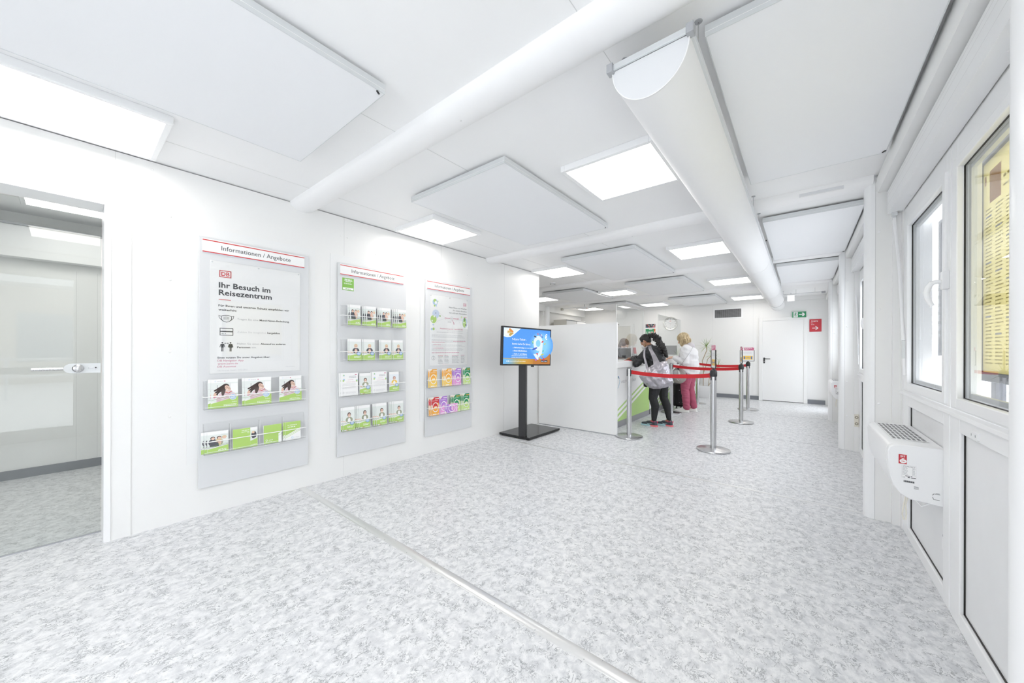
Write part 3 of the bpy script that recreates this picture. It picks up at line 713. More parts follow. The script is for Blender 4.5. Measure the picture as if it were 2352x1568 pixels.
# two persons icon
v2 = h-.640
for k, sx in ((0, u0-.024), (1, u0+.026)):
    A.disc(sx, v2+.030, .0055, INK, 1, 14); A.poly([(sx-.009, v2+.022), (sx+.009, v2+.022), (sx+.008 if not k else sx+.012, v2-.006), (sx-.008 if not k else sx-.012, v2-.006)], INK, 1)
    A.line([(sx-.009, v2+.020), (sx-.015, v2-.004)], .0038, INK, 1); A.line([(sx+.009, v2+.020), (sx+.015, v2-.004)], .0038, INK, 1)
    A.rect(sx-.006, v2-.035, sx-.001, v2-.004, INK, 1); A.rect(sx+.001, v2-.035, sx+.006, v2-.004, INK, 1)
A.line([(u0-.010, v2+.026), (u0+.012, v2+.026)], .002, INK, 1)
for s_ in (-1, 1): A.line([(u0+.001+s_*.006, v2+.030), (u0+.001+s_*.012, v2+.026), (u0+.001+s_*.006, v2+.022)], .002, INK, 1)
def mixline(A, u, v, parts, hh, L=1):
    for st, wd, m, bd_ in parts: A.text(u, v, st, hh, m, L, width=wd, bold=bd_); u += wd + .009
mixline(A, .165, h-.432, [('Tragen Sie eine', .138, INKG, False), ('Mund-Nasen-Bedeckung.', .215, INK, True)], .0135)
mixline(A, .165, h-.532, [('Zahlen Sie möglichst', .192, INKL, False), ('bargeldlos', .090, INK, True)], .0135)
mixline(A, .165, h-.622, [('Halten Sie einen', .145, INKG, False), ('Abstand zu anderen', .180, INK, True)], .0135)
mixline(A, .165, h-.650, [('Personen', .085, INK, True), ('ein.', .034, INKG, False)], .0135)
A.text(.046, h-.728, 'Bitte nutzen Sie unser Angebot über:', .0135, INK, 1, width=.340, bold=True)
for k, (st, wd) in enumerate((('DB Navigator App', .160), ('www.bahn.de', .125), ('DB Automat', .113))): A.text(.046, h-.751-k*.0225, st, .0135, PINK, 1, width=wd)
A.text(.046, h-.823, 'DB Vertrieb GmbH, 31.03.2022', .009, INKL, 1, width=.185)
A.text(.500, h-.806, 'bahn.de/service', .006, INKL, 1, width=.07)
b.build('print', t)
# green sticker on board 2
s_ = thing('sticker', (BX, 1.70, 1.785), 'small green square sticker with white text in the corner of the middle board', 'sticker')
b = MB(); b.box((BX+.0005, 1.640, 1.785), (BX+.0015, 1.752, 1.903), mat('sticker_green', (.25, .52, .10), .35)); b.build('sheet', s_)
b = MB(); A = Art(b, (BX+.0016, 1.640, 1.785), *YP); A.rect(.005, .006, .107, .026, WHT, 1)
for k, (st, wd) in enumerate((('Scannen Sie', .07), ('hier für alle', .08), ('Broschüren', .05))): A.bars(.056-wd/2, .056+wd/2, .102-k*.0105, 1, .0075, .003, WHT, 1, 0, k)
A.bars(.015, .095, .066, 2, .004, .002, WHT, 1, .1, 5); A.bars(.03, .08, .012, 1, .007, .003, GREEND, 2, 0, 9); b.build('print', s_)
# poster 3
t = poster_base(2.672, 3.280, 1.030, 1.870, 'white timetable change poster with green and blue circles on the farthest board')
b = MB(); A = Art(b, (BX+.0036, 2.672, 1.030), *YP); w, h = .608, .84
A.disc(.075, h-.085, .038, BLUEL, 1); A.disc(.070, h-.070, .022, GREEN, 2); A.disc(.085, h-.090, .018, WHT, 3); A.line([(.108, h-.085), (.122, h-.065)], .008, GREEN, 2); A.disc(.066, h-.128, .012, GREEN, 2); A.disc(.09, h-.128, .009, BLUEL, 2)
db_logo(A, .530, h-.092, .038, 1, PINK)
for k, (st, wd) in enumerate((('Neue Gleise und Weichen', .300), ('für unsere Strecken', .235), ('von und nach Altenbeken', .300))): A.text(.590, h-.135-k*.033, st, .018, INK, 1, 'r', width=wd)
A.rect(.535, h-.237, .590, h-.232, RED, 1)
A.disc(.085, h-.225, .052, mat('print_pale_blue', (.62, .70, .84), .4), 1, 28); A.disc(.050, h-.290, .046, GREEN, 2, 28); A.disc(.06, h-.255, .012, WHT, 3); A.disc(.03, h-.31, .010, WHT, 3); A.disc(.148, h-.245, .010, GREEND, 1); A.disc(.085, h-.215, .006, INK, 2); A.disc(.045, h-.355, .009, BLUEL, 1); A.disc(.052, h-.405, .016, GREEN, 1); A.disc(.024, h-.41, .014, BLUEL, 1)
A.disc(.558, h-.305, .046, mat('print_pale_blue', (.62, .70, .84), .4), 1, 28, ry=.066); A.disc(.550, h-.315, .030, GREEN, 2, 24, ry=.050); A.disc(.552, h-.265, .018, GREEND, 3, ry=.024); A.disc(.540, h-.30, .010, WHT, 4); A.disc(.575, h-.33, .011, INK, 4); A.disc(.50, h-.235, .014, mat('print_lime', (.72, .82, .50), .4), 1)
for q in ([(.11, h-.19), (.235, h-.265), (.12, h-.305), (.05, h-.37), (.10, h-.42)], [(.44, h-.265), (.52, h-.275), (.57, h-.30)], [(.37, h-.325), (.44, h-.265), (.52, h-.40)]): A.line(q, .0018, INKL, 1)
A.line([(.235, h-.265), (.44, h-.262)], .006, PINK, 2); A.line([(.335, h-.263), (.37, h-.325)], .006, PINK, 2)
for u, v in ((.235, h-.265), (.44, h-.262), (.37, h-.325)): A.disc(u, v, .011, PINK, 3); A.disc(u, v, .007, WHT, 4)
A.disc(.335, h-.263, .024, INKL, 3); A.disc(.335, h-.263, .021, WHT, 4); A.disc(.335, h-.263, .010, INKL, 5, 5)
A.bars(.27, .33, h-.305, 2, .007, .005, INKL, 2, .1, 3)
A.text(.520, h-.400, 'Fahrplanänderungen Juni - September 2022', .0125, PINK, 1, 'r', width=.37, bold=True)
A.bars(.26, .52, h-.420, 1, .008, .006, INKL, 1, 0, 4); A.bars(.10, .52, h-.442, 1, .008, .006, INKL, 1, 0, 5)
for k, (v, n_) in enumerate(((h-.475, 3), (h-.535, 3), (h-.595, 2), (h-.635, 3))): A.bars(.025, .570, v, n_, .0068, .0072, INKL, 1, .12, 20+k)
for u0, u1, v in ((.36, .57, h-.549), (.025, .22, h-.563), (.05, .16, h-.595), (.05, .20, h-.635), (.025, .46, h-.690)): A.rect(u0, v-.001, u1, v+.008, WHT, 2); A.bars(u0, u1, v, 1, .0068, 0, PINK, 3, 0, int(u0*99))
A.ring(.050, h-.750, .026, .004, INKG, 1); A.rect(.047, h-.765, .053, h-.742, INKG, 1); A.disc(.05, h-.734, .004, INKG, 1)
for k in range(7):
    v = h-.722-k*.0155; A.rect(.115, v-.004, .575, v-.0032, INKL, 1)
    for a, c in ((.12, .20), (.22, .30), (.34, .46), (.49, .56)): A.bars(a, c, v, 1, .0065, 0, PINK if k == 0 else INKG, 1, .3, k*7+int(a*10))
b.build('print', t)

# racks -----------------------------------------------------------------
rack_words = {0: 'nearest', 1: 'middle', 2: 'farthest'}
def rack(yb, z, lab, h=.21, div=()):
    t = thing('leaflet_rack', (BX, yb+.36, z), lab, 'leaflet rack', 'clear acrylic leaflet racks')
    y0, y1 = yb+.022, yb+.700
    b = MB(); b.box((BX+.001, y0, z), (BX+.004, y1, z+h), ACRY); b.build('back_plate', t)
    b = MB(); b.box((BX+.004, y0, z), (BX+.058, y1, z+.004), ACRY); b.box((BX+.055, y0, z+.004), (BX+.058, y1, z+.020), ACRY)
    for y in (y0, y1-.003): b.prism([(BX+.004, z), (BX+.058, z), (BX+.058, z+.02), (BX+.050, z+.09), (BX+.02, z+h-.01), (BX+.004, z+h)], lambda x, q, tt: (x, tt, q), y, y+.003, ACRY)
    b.build('tray', t)
    for yd in div:
        b = MB(); b.box((BX+.004, yd, z+.004), (BX+.034, yd+.002, z+h-.02), ACRY); b.box((BX+.034, yd-.0002, z+.004), (BX+.0352, yd+.0022, z+h-.02), ACRE); b.build('divider', t)
    b = MB(); b.box((BX+.0582, y0, z+.018), (BX+.0590, y1, z+.0205), ACRE); b.box((BX+.001, y0, z+h), (BX+.004, y1, z+h+.0012), ACRE); b.box((BX+.055, y0, z-.001), (BX+.059, y1, z+.0005), ACRE); b.build('bright_edges', t)
    b = MB(); b.tube([(BX+.006, y0-.004, z+.095), (BX+.052, y0-.004, z+.095), (BX+.060, y0+.004, z+.095), (BX+.060, y1-.004, z+.095), (BX+.052, y1+.004, z+.095), (BX+.006, y1+.004, z+.095)], .0033, WHT, 8)
    for dz in (.012, -.012): b.sphere((BX+.056, y0-.003, z+.095+dz), .0028, ALUM, 8, 5)
    b.build('front_bar', t)
rack(.600, .776, 'clear rack with three square brochures below the large poster')
rack(.600, .450, 'clear rack lowest on the nearest board with green booklets', .225, (.775, .966, 1.131))
rack(1.600, 1.445, 'clear rack uppermost on the middle board', .195)
rack(1.600, 1.105, 'clear rack second from the top on the middle board')
rack(1.600, .772, 'clear rack second from the bottom on the middle board')
rack(1.600, .440, 'clear rack lowest on the middle board', .225)
rack(2.610, .770, 'clear rack under the poster on the farthest board')
rack(2.610, .440, 'clear rack lowest on the farthest board', .215)

HAIRP = mat('print_dark_brown', (.10, .07, .065), .5); SKINP = mat('print_skin', (.80, .55, .44), .5); STRP = mat('print_rose_stripe', (.72, .52, .58), .5); BGP = mat('print_pale_grey_green', (.78, .82, .80), .5); DKP = mat('print_charcoal', (.10, .10, .12), .5); BLONDP = mat('print_blond', (.72, .58, .34), .5)
def diag(A, w, z0, h, m, L, slope=.25):
    A.poly([(0, 0), (w, 0), (w, z0+h*slope), (0, z0)], m, L)
def cover(A, w, h, kind):
    A.rect(0, 0, w, h, WHT, 1)
    if kind == 'girl':
        A.rect(0, h*.22, w, h*.88, BGP, 2); A.rect(w*.70, h*.5, w*.98, h*.84, WHT, 3); A.rect(w*.21, h*.42, w*.235, h*.80, INKG, 3); A.line([(0, h*.66), (w*.3, h*.64)], h*.008, INKL, 3); A.line([(w*.72, h*.5), (w*.72, h*.86)], h*.008, INKL, 4)
        A.poly([(w*.18, h*.30), (w*.30, h*.50), (w*.48, h*.60), (w*.72, h*.58), (w*.92, h*.46), (w*.98, h*.25), (w*.2, h*.22)], STRP, 3)
        for k in range(6): A.line([(w*(.25+k*.02), h*(.50-k*.045)), (w*(.6), h*(.55-k*.05)), (w*(.93), h*(.46-k*.045))], h*.010, WHT, 4)
        A.line([(w*.52, h*.53), (w*.64, h*.50), (w*.76, h*.57)], h*.018, RED, 5)
        for k in range(9): A.line([(w*(.10+.015*k), h*(.60-.022*k+.02*(k % 3))), (w*.28, h*(.70-.02*k)), (w*.46, h*(.80-.022*k))], h*.030, HAIRP, 4)
        A.poly([(w*.36, h*.62), (w*.42, h*.78), (w*.55, h*.82), (w*.52, h*.56), (w*.44, h*.40), (w*.38, h*.44)], HAIRP, 5)
        A.disc(w*.54, h*.735, w*.130, HAIRP, 5, 20, ry=h*.105, rot=.5); A.disc(w*.605, h*.675, w*.090, SKINP, 6, 20, ry=h*.115, rot=.55); A.poly([(w*.52, h*.60), (w*.60, h*.56), (w*.62, h*.52), (w*.54, h*.52)], SKINP, 5)
        A.ring(w*.565, h*.705, w*.038, w*.009, INK, 7, 12); A.ring(w*.660, h*.665, w*.036, w*.009, INK, 7, 12); A.line([(w*.60, h*.69), (w*.63, h*.68)], h*.008, INK, 7); A.disc(w*.60, h*.615, w*.030, WHT, 7, 10, ry=h*.010, rot=-.4)
        A.poly([(w*.08, h*.46), (w*.13, h*.56), (w*.19, h*.54), (w*.20, h*.42), (w*.12, h*.34)], SKINP, 4); A.line([(w*.08, h*.38), (w*.20, h*.40)], h*.045, PINK, 5)
        diag(A, w, h*.17, h, GREEN, 8, .20); A.line([(0, h*.24), (w, h*.43)], h*.010, WHT, 9); A.line([(0, h*.28), (w, h*.47)], h*.007, GREEND, 9); A.line([(w*.2, h*.27), (w*.7, h*.36)], h*.006, HAIRP, 9)
        A.disc(w*.80, h*.36, w*.135, BLUEL, 10, 22, ry=h*.105); A.ring(w*.80, h*.36, w*.135, w*.014, WHT, 11, 22, ry=h*.105); A.bars(w*.72, w*.88, h*.385, 3, h*.022, h*.014, WHT, 11, .1, 2)
        A.ring(w*.16, h*.93, w*.025, w*.008, BLUEL, 2, 10); A.bars(w*.22, w*.42, h*.92, 1, h*.018, 0, INKL, 2, 0, 3); A.rect(w*.47, h*.918, w*.52, h*.94, PINK, 2)
        A.text(w*.95, h*.17, 'Tarifinfo', h*.045, WHT, 10, 'r', width=w*.2); A.bars(w*.45, w*.95, h*.10, 2, h*.02, h*.018, WHT, 10, .1, 4)
    elif kind in ('trio', 'trio_wide'):
        A.rect(0, h*.30, w, h*.86, BGP, 2)
        for u, hc, sh in ((.25, HAIRP, DKP), (.55, HAIRP, BLONDP if kind == 'trio_wide' else SKINP), (.80, BLONDP, BGP)):
            A.disc(w*u, h*.50, w*.20, sh, 3, 16, ry=h*.17); A.disc(w*u, h*.70, w*.115, hc, 4, 16, ry=h*.075); A.disc(w*(u+.01), h*.68, w*.085, SKINP, 5, 16, ry=h*.060)
        A.poly([(w*.1, h*.3), (w*.55, h*.3), (w*.5, h*.52), (w*.15, h*.56)], DKP, 5); A.poly([(w*.38, h*.50), (w*.62, h*.42), (w*.70, h*.54), (w*.5, h*.6)], SKINP, 5)
        A.line([(w*.65, h*.84), (w*.98, h*.79)], h*.008, INKG, 4)
        diag(A, w, h*.20, h, GREEN, 6, .12); A.line([(0, h*.25), (w, h*.36)], h*.012, DKP, 7); A.line([(0, h*.30), (w, h*.41)], h*.008, GREEND, 7)
        A.bars(w*.52, w*.92, h*.13, 1, h*.03, 0, WHT, 8, 0, 3); A.bars(w*.50, w*.92, h*.08, 1, h*.03, 0, WHT, 8, 0, 6)
    elif kind in ('man', 'lad', 'sun'):
        A.rect(0, h*.28, w, h*.88, BGP if kind != 'sun' else mat('print_pale_sky', (.80, .84, .88), .5), 2)
        sh = {'man': DKP, 'lad': mat('print_olive', (.36, .38, .28), .5), 'sun': YELL}[kind]; hc = {'man': BLONDP, 'lad': HAIRP, 'sun': mat('print_auburn', (.50, .30, .30), .5)}[kind]
        A.disc(w*.52, h*.46, w*.30, sh, 3, 18, ry=h*.13); A.disc(w*.52, h*.44, w*.12, WHT if kind != 'man' else SKINP, 4, 12, ry=h*.10)
        A.disc(w*.52, h*.68, w*.15, hc, 4, 16, ry=h*.10); A.disc(w*.53, h*.65, w*.11, SKINP, 5, 16, ry=h*.085); A.disc(w*.53, h*.61, w*.05, WHT, 6, 10, ry=h*.012); A.rect(w*.45, h*.665, w*.61, h*.675, HAIRP, 6)
        A.poly([(w*.02, h*.45), (w*.25, h*.40), (w*.22, h*.34), (w*.02, h*.38)], SKINP, 4)
        diag(A, w, h*.24, h, GREEN, 6, .10); A.line([(0, h*.28), (w, h*.37)], h*.010, WHT, 7); A.line([(0, h*.31), (w, h*.40)], h*.008, DKP if kind == 'man' else GREEND, 7)
        A.disc(w*.76, h*.315, w*.19, BLUED, 8, 18, ry=h*.082); A.disc(w*.76, h*.315, w*.165, BLUEL, 9, 18, ry=h*.070); A.bars(w*.65, w*.87, h*.335, 2, h*.02, h*.012, WHT, 10, .1, 8)
        A.bars(w*.35, w*.92, h*.17, 2, h*.028, h*.016, WHT, 8, .15, 4)
        if kind == 'lad': A.rect(0, h*.015, w*.45, h*.06, INK, 8); A.rect(w*.08, h*.02, w*.30, h*.055, WHT, 9); A.rect(w*.25, h*.022, w*.40, h*.05, ORANGE, 9)
    elif kind == 'sheet':
        A.disc(w*.16, h*.90, w*.05, BLUEL, 2); A.disc(w*.155, h*.905, w*.03, GREEN, 3); A.rect(w*.82, h*.90, w*.93, h*.94, PINK, 2); A.bars(w*.48, w*.92, h*.855, 3, h*.02, h*.015, INKG, 2, .3, 7)
        A.disc(w*.16, h*.71, w*.06, BLUEL, 2); A.disc(w*.13, h*.67, w*.05, GREEN, 3); A.disc(w*.93, h*.65, w*.05, GREEN, 2, ry=h*.05); A.disc(w*.96, h*.67, w*.035, BLUEL, 3)
        A.line([(w*.38, h*.70), (w*.72, h*.70)], h*.008, PINK, 2); A.bars(w*.3, w*.85, h*.60, 1, h*.014, 0, PINK, 2, 0, 3); A.bars(w*.08, w*.92, h*.54, 9, h*.012, h*.016, INKL, 2, .2, 9)
        A.ring(w*.13, h*.14, w*.05, w*.012, INKG, 2, 14); A.bars(w*.25, w*.9, h*.16, 4, h*.012, h*.012, INKL, 2, .2, 11)
    elif kind == 'green':
        A.rect(0, 0, w, h, GREEN, 2); A.ring(w*.18, h*.17, w*.07, w*.02, WHT, 3, 12); A.bars(w*.30, w*.62, h*.155, 1, h*.03, 0, WHT, 3, 0, 5); A.bars(w*.10, w*.55, h*.08, 1, h*.02, 0, WHT, 3, 0, 6)
    elif kind == 'greenwide':
        A.rect(0, 0, w*.70, h, GREEN, 2); A.bars(w*.35, w*.66, h*.88, 1, h*.03, 0, WHT, 3, 0, 5); A.bars(w*.34, w*.66, h*.80, 1, h*.025, 0, WHT, 3, 0, 6); A.ring(w*.62, h*.76, w*.035, w*.012, WHT, 3, 12)
        A.rect(w*.70, h*.30, w, h*.85, BGP, 2); A.disc(w*.85, h*.60, w*.11, DKP, 3, 14, ry=h*.2); A.disc(w*.82, h*.74, w*.06, BLONDP, 4); A.disc(w*.82, h*.72, w*.045, SKINP, 5); A.poly([(w*.7, 0), (w, 0), (w, h*.42), (w*.7, h*.30)], GREEN, 6); A.line([(w*.7, h*.36), (w, h*.48)], h*.02, WHT, 7); A.bars(w*.74, w*.96, h*.10, 2, h*.03, h*.02, WHT, 8, .1, 7)
    elif kind == 'greensplit':
        A.poly([(0, h*.26), (w, h*.62), (w, h), (0, h)], GREEN, 2)
        for k in range(2): A.line([(0, h*(.20-k*.07)), (w, h*(.56-k*.07))], h*.018, GREEN, 2)
        A.text(w*.15, h*.80, 'Die Tarifzonen der', h*.05, WHT, 3, width=w*.62, bold=True); A.bars(w*.15, w*.65, h*.70, 1, h*.045, 0, WHT, 3, 0, 3); A.ring(w*.45, h*.12, w*.07, w*.02, BLUEL, 3, 12); A.bars(w*.58, w*.92, h*.10, 1, h*.03, 0, INKL, 3, 0, 7)
    elif kind == 'greenback':
        A.rect(0, 0, w, h, GREEN, 2); A.poly([(w*.82, h*.0), (w, h*.0), (w, h*.55), (w*.82, h*.48)], WHT, 3); A.line([(w*.82, h*.36), (w, h*.44)], h*.015, GREEN, 4); A.ring(w*.16, h*.18, w*.06, w*.02, WHT, 3, 12); A.bars(w*.27, w*.5, h*.17, 1, h*.03, 0, WHT, 3, 0, 5); A.bars(w*.10, w*.45, h*.09, 1, h*.02, 0, WHT, 3, 0, 6)
    else:
        top, low = {'orange': (ORANGE, YELL), 'purple': (PURP, MAGE), 'limes': (GREENS, mat('print_lime2', (.60, .80, .28), .4)), 'red': (RED, ORANGE)}[kind]
        A.rect(0, 0, w, h, low, 2); A.poly([(0, h*.55), (w, h*.68), (w, h), (0, h)], top, 3)
        A.poly([(0, h*.84), (w*.35, h), (0, h)], WHT, 4); A.line([(w*.06, h*.95), (w*.14, h*.92), (w*.06, h*.89)], w*.05, ORANGE, 5)
        A.rect(w*.45, h*.89, w, h*.93, WHT if kind != 'limes' else ORANGE, 4); A.bars(w*.10, w*.8, h*.80, 1, h*.025, 0, WHT, 4, 0, 3)
        A.disc(w*.5, h*.45, w*.43, WHT, 4, 26, ry=h*.27); A.disc(w*.5, h*.45, w*.36, top, 5, 26, ry=h*.225); A.disc(w*.5, h*.38, w*.30, low, 6, 20, ry=h*.14)
        for k in range(4): A.rect(w*(.30+.10*k), h*.40, w*(.37+.10*k), h*(.46+.04*(k % 2)), WHT, 7)
        A.rect(w*.12, h*.055, w*.62, h*.095, WHT, 4); A.disc(w*.86, h*.08, w*.05, WHT, 4)
_cov = {}
def booklet(kind, y0, y1, z0, h, label, group, back=0, lean=.035, depth=.006, roll=0.0, xo=0):
    """a stack front; further copies shifted behind"""
    w = y1-y0; key = (kind, round(w, 3), round(h, 3), round(lean, 3), roll)
    def place(o, dy, dx):
        o.location = (BX+.048-dx+xo, y0+dy, z0+.006); o['_o'] = list(o.location)
    if key not in _cov:
        V = Vector((-lean, 0, 1)).normalized(); rr = roll
        U = Vector((0, math.cos(rr), 0)) + V*math.sin(rr); V2 = V*math.cos(rr) + Vector((0, -math.sin(rr), 0)); N = U.cross(V2)
        b = MB(); vs = []
        for k in (-depth, 0):
            for u, v in ((0, 0), (w, 0), (w, h), (0, h)): vs.append(U*u + V2*v + N*k)
        b.add(vs, [(0, 3, 2, 1), (4, 5, 6, 7), (0, 1, 5, 4), (1, 2, 6, 5), (2, 3, 7, 6), (3, 0, 4, 7)], WHT)
        o = b.build('booklet', origin=(0, 0, 0)); tag(o, label, 'booklet', group)
        c = MB(); A = Art(c, (0, 0, 0), U, V2, .00022); cover(A, w, h, kind); c.build('cover_print', o)
        _cov[key] = o; place(o, 0, 0); first = o
    else:
        src = _cov[key]; first = dup(src, (0, 0, 0), label, group); place(first, 0, 0)
    for k in range(back):
        c = dup(_cov[key], (0, 0, 0), ['second copy behind: ', 'third copy behind: ', 'rearmost copy: '][k] + label, group); place(c, -.016*(k+1), .009*(k+1))
    return first
G = 'square brochures below the large poster'
booklet('girl', .660, .822, .777, .213, 'square brochure with long-haired girl, nearest the glass door', G, 1)
booklet('girl', .865, 1.042, .777, .213, 'square brochure with long-haired girl, middle of its rack', G, 1)
booklet('girl', 1.100, 1.268, .779, .211, 'square brochure with long-haired girl, right end of its rack', G)
G = 'green booklets in the lowest rack of the nearest board'
booklet('trio_wide', .640, .763, .452, .155, 'photo booklet at left end of the nearest board, bottom rack', G, 2)
booklet('greenwide', .790, .948, .452, .150, 'wide green booklet with a photo strip on its right', G)
booklet('greenback', .990, 1.117, .452, .148, 'plain green booklet with a white corner strip', G)
booklet('greensplit', 1.145, 1.262, .452, .150, 'green booklet with white diagonal lower half', G, 1)
pos = ['first', 'second', 'third', 'fourth']
for q, (a, c) in enumerate([(1.693, 1.797), (1.857, 1.961), (2.021, 2.125), (2.213, 2.317)]):
    booklet('trio', a, c, 1.447, .195, 'leaflet with three laughing people, %s from left' % pos[q], 'leaflets in the top rack of the middle board', [1, 2, 2, 3][q])
for q, (a, c) in enumerate([(1.692, 1.808), (1.833, 1.949), (2.020, 2.136), (2.162, 2.278)]):
    booklet('man', a, c, 1.107, .207, 'leaflet with blond person in dark top, %s from left' % pos[q], 'leaflets in the second rack of the middle board', 1 if q != 1 else 2)
G = 'papers in the third rack of the middle board'
booklet('sheet', 1.611, 1.774, .774, .215, 'pale information sheet at the left end of the third rack', G, 1)
booklet('lad', 1.791, 1.905, .774, .205, 'leaflet with a smiling young man between two pale sheets', G)
booklet('sheet', 1.923, 2.086, .774, .215, 'pale information sheet in the middle of the third rack', G, 1)
booklet('sun', 2.114, 2.228, .774, .205, 'pale leaflet with a woman in yellow at the right of the third rack', G)
for q, (a, c) in enumerate([(1.629, 1.743), (1.787, 1.901), (1.970, 2.084), (2.172, 2.286)]):
    booklet('lad', a, c, .442, .222, 'leaflet with smiling young man, bottom rack, %s from left' % pos[q], 'leaflets in the lowest rack of the middle board', [1, 2, 2, 3][q])
G = 'slim folders in the upper rack of the farthest board'
booklet('orange', 2.638, 2.744, .772, .212, 'orange folder at the left end of the upper far rack', G, 1)
booklet('orange', 2.867, 2.973, .772, .212, 'orange and yellow folder beside the purple one', G, 2)
booklet('purple', 3.022, 3.128, .772, .212, 'purple and pink folder standing in the upper far rack', G, 2)
booklet('limes', 3.185, 3.291, .772, .212, 'green folder at right end of upper far rack', G, 1)
G = 'slim folders in the lowest rack of the farthest board'
booklet('red', 2.669, 2.775, .442, .212, 'red folder at the left end of the far board', G, 2)
booklet('purple', 2.795, 2.901, .442, .212, 'purple folder standing next to the red one', G, 2)
booklet('purple', 3.06, 3.166, .446, .205, 'purple folder toppled sideways in front of the green ones', G, 0, roll=PI/2, xo=.010)
booklet('limes', 3.003, 3.109, .442, .212, 'green folder behind the toppled purple one', G, 2)
booklet('limes', 3.168, 3.274, .442, .212, 'green folder at right end of lowest far rack', G, 3)

# ================================================================== television on its stand
def emat(name, col, k=.85):
    return mat('screen_' + name, tuple(c*.05 for c in col), .25, emit=col, estr=k)
S_BLUE = emat('blue', (.055, .26, .72)); S_LB = emat('light_blue', (.20, .52, .80)); S_PALE = emat('pale', (.62, .72, .88)); S_W = emat('white', (.85, .88, .92)); S_OR = emat('orange', (.62, .22, .03))
S_OR2 = emat('ochre', (.45, .30, .05)); S_BR = emat('brown_orange', (.42, .16, .03)); S_DK = emat('dark', (.02, .02, .04)); S_RD = emat('red', (.6, .03, .05)); S_GN = emat('green', (.05, .35, .10)); S_YL = emat('yellow', (.5, .5, .05)); S_NV = emat('navy', (.05, .10, .45)); S_PU = emat('purple', (.35, .12, .5)); S_GR = emat('grey_blue', (.30, .42, .48))
tv = thing('display_stand', (-3.10, 4.35, 0), 'black floor stand with a lit blue advertising television', 'television')
b = MB(); b.box((-3.375, 3.895, .010), (-2.845, 4.68, .040), BLACKG); b.build('base', tv, bevel=.003)
b = MB()
for x in (-3.33, -2.90):
    for y in (3.94, 4.63): b.cyl((x, y, 0), (x, y, .012), .022, BLACK)
b.build('feet', tv)
b = MB(); b.obox((-2.99, 3.945, .60), (.048, .018, 0), (-.013, .034, 0), (0, 0, .61), BLACK); b.sphere((-2.945, 3.93, .09), (.006, .004, .004), ALUM, 8, 5); b.build('pole', tv, bevel=.003)
P0 = Vector((-2.972, 3.472, 0)); P1 = Vector((-2.755, 4.280, 0)); P1.z -= .022; Ud = (P1-P0).normalized(); TW = (P1-P0).length; Nd = Ud.cross(Vector((0, 0, 1))).normalized(); Vd = Nd.cross(Ud)
z0t, TH = 1.0205, .508
b = MB(); c = (P0+P1)/2 + Vector((0, 0, z0t)) + Vd*TH/2 - Nd*.022
b.obox(c, Ud*TW/2, Nd*.020, Vd*TH/2, BLACK); b.obox(c-Nd*.03, Ud*TW*.33, Nd*.02, Vector((0, 0, TH*.33)), BLACK); b.build('case', tv, bevel=.004)
b = MB(); b.obox(c-Nd*.06+Ud*(-.06), Ud*.10, Nd*.022, Vector((0, 0, .09)), BLACK); b.build('bracket', tv)
b = MB(); b.obox(P0+Ud*TW*.62+Vector((0, 0, z0t-.008))-Nd*.015, Ud*.018, Nd*.012, Vector((0, 0, .010)), BLACK); b.build('sensor', tv, bevel=.002)
b = MB(); A = Art(b, P0+Vector((0, 0, z0t))+Nd*.0, Ud, Vd, .0003); m_ = .020; w, h = TW-2*m_, TH-2*m_
A.O = A.p(m_, m_, 0)
A.rect(0, 0, w, h, S_BLUE, 1)
for k in range(6):
    q_ = (k+1)/6; A.disc(w*.80, h*.55, w*(.30-.17*q_), emat('glow_%d' % k, tuple(a_+(c_-a_)*q_ for a_, c_ in zip((.055, .26, .72), (.20, .52, .80)))), 1.2+.15*k, 36, ry=h*(.44-.22*q_))
A.poly([(0, 0), (w, 0), (w, h*.32), (w*.93, h*.22), (w*.86, h*.165), (w*.78, h*.15), (0, h*.165)], S_OR2, 3)
A.poly([(w*.55, 0), (w, 0), (w, h*.32), (w*.93, h*.22), (w*.86, h*.165), (w*.78, h*.15), (w*.55, h*.155)], S_BR, 4); 
STP = [(.12, .40, .75), (.16, .38, .60), (.22, .36, .40), (.32, .33, .20), (.42, .32, .08), (.50, .32, .05), (.52, .28, .04), (.50, .24, .035), (.46, .20, .03)]
for k in range(27):
    f_ = k/27*8; i_ = int(f_); A.rect(w*.62*k/27, 0, w*.62*(k+1)/27, h*.150, emat('band_%d' % k, tuple(a_+(c_-a_)*(f_-i_) for a_, c_ in zip(STP[i_], STP[i_+1]))), 4.5)
A.poly([(0, h), (w*.34, h), (w*.18, h*.79), (w*.13, h*.745), (w*.06, h*.735), (0, h*.76)], S_W, 5)
A.poly([(0, h), (w*.32, h), (w*.17, h*.80), (w*.13, h*.76), (w*.06, h*.75), (0, h*.78)], S_PALE, 6)
A.disc(w*.085, h*.875, w*.065, S_W, 7, 20, ry=h*.085)
A.line([(w*.07, h*.885), (w*.16, h*.88)], h*.075, S_OR2, 8); A.line([(w*.105, h*.97), (w*.185, h*.88)], h*.065, S_OR, 9); A.line([(w*.185, h*.88), (w*.11, h*.79)], h*.065, S_OR2, 9); A.text(w*.075, h*.868, 'mobil.nrw', h*.025, S_W, 10, width=w*.10)
A.text(w*.17, h*.665, '9-Euro-Ticket -', h*.060, S_W, 6, width=w*.30); A.text(w*.17, h*.54, 'hiermit darfst Du fahren:', h*.055, S_W, 6, width=w*.385)
A.text(w*.185, h*.445, 'alle', h*.02, S_W, 6, width=w*.022)
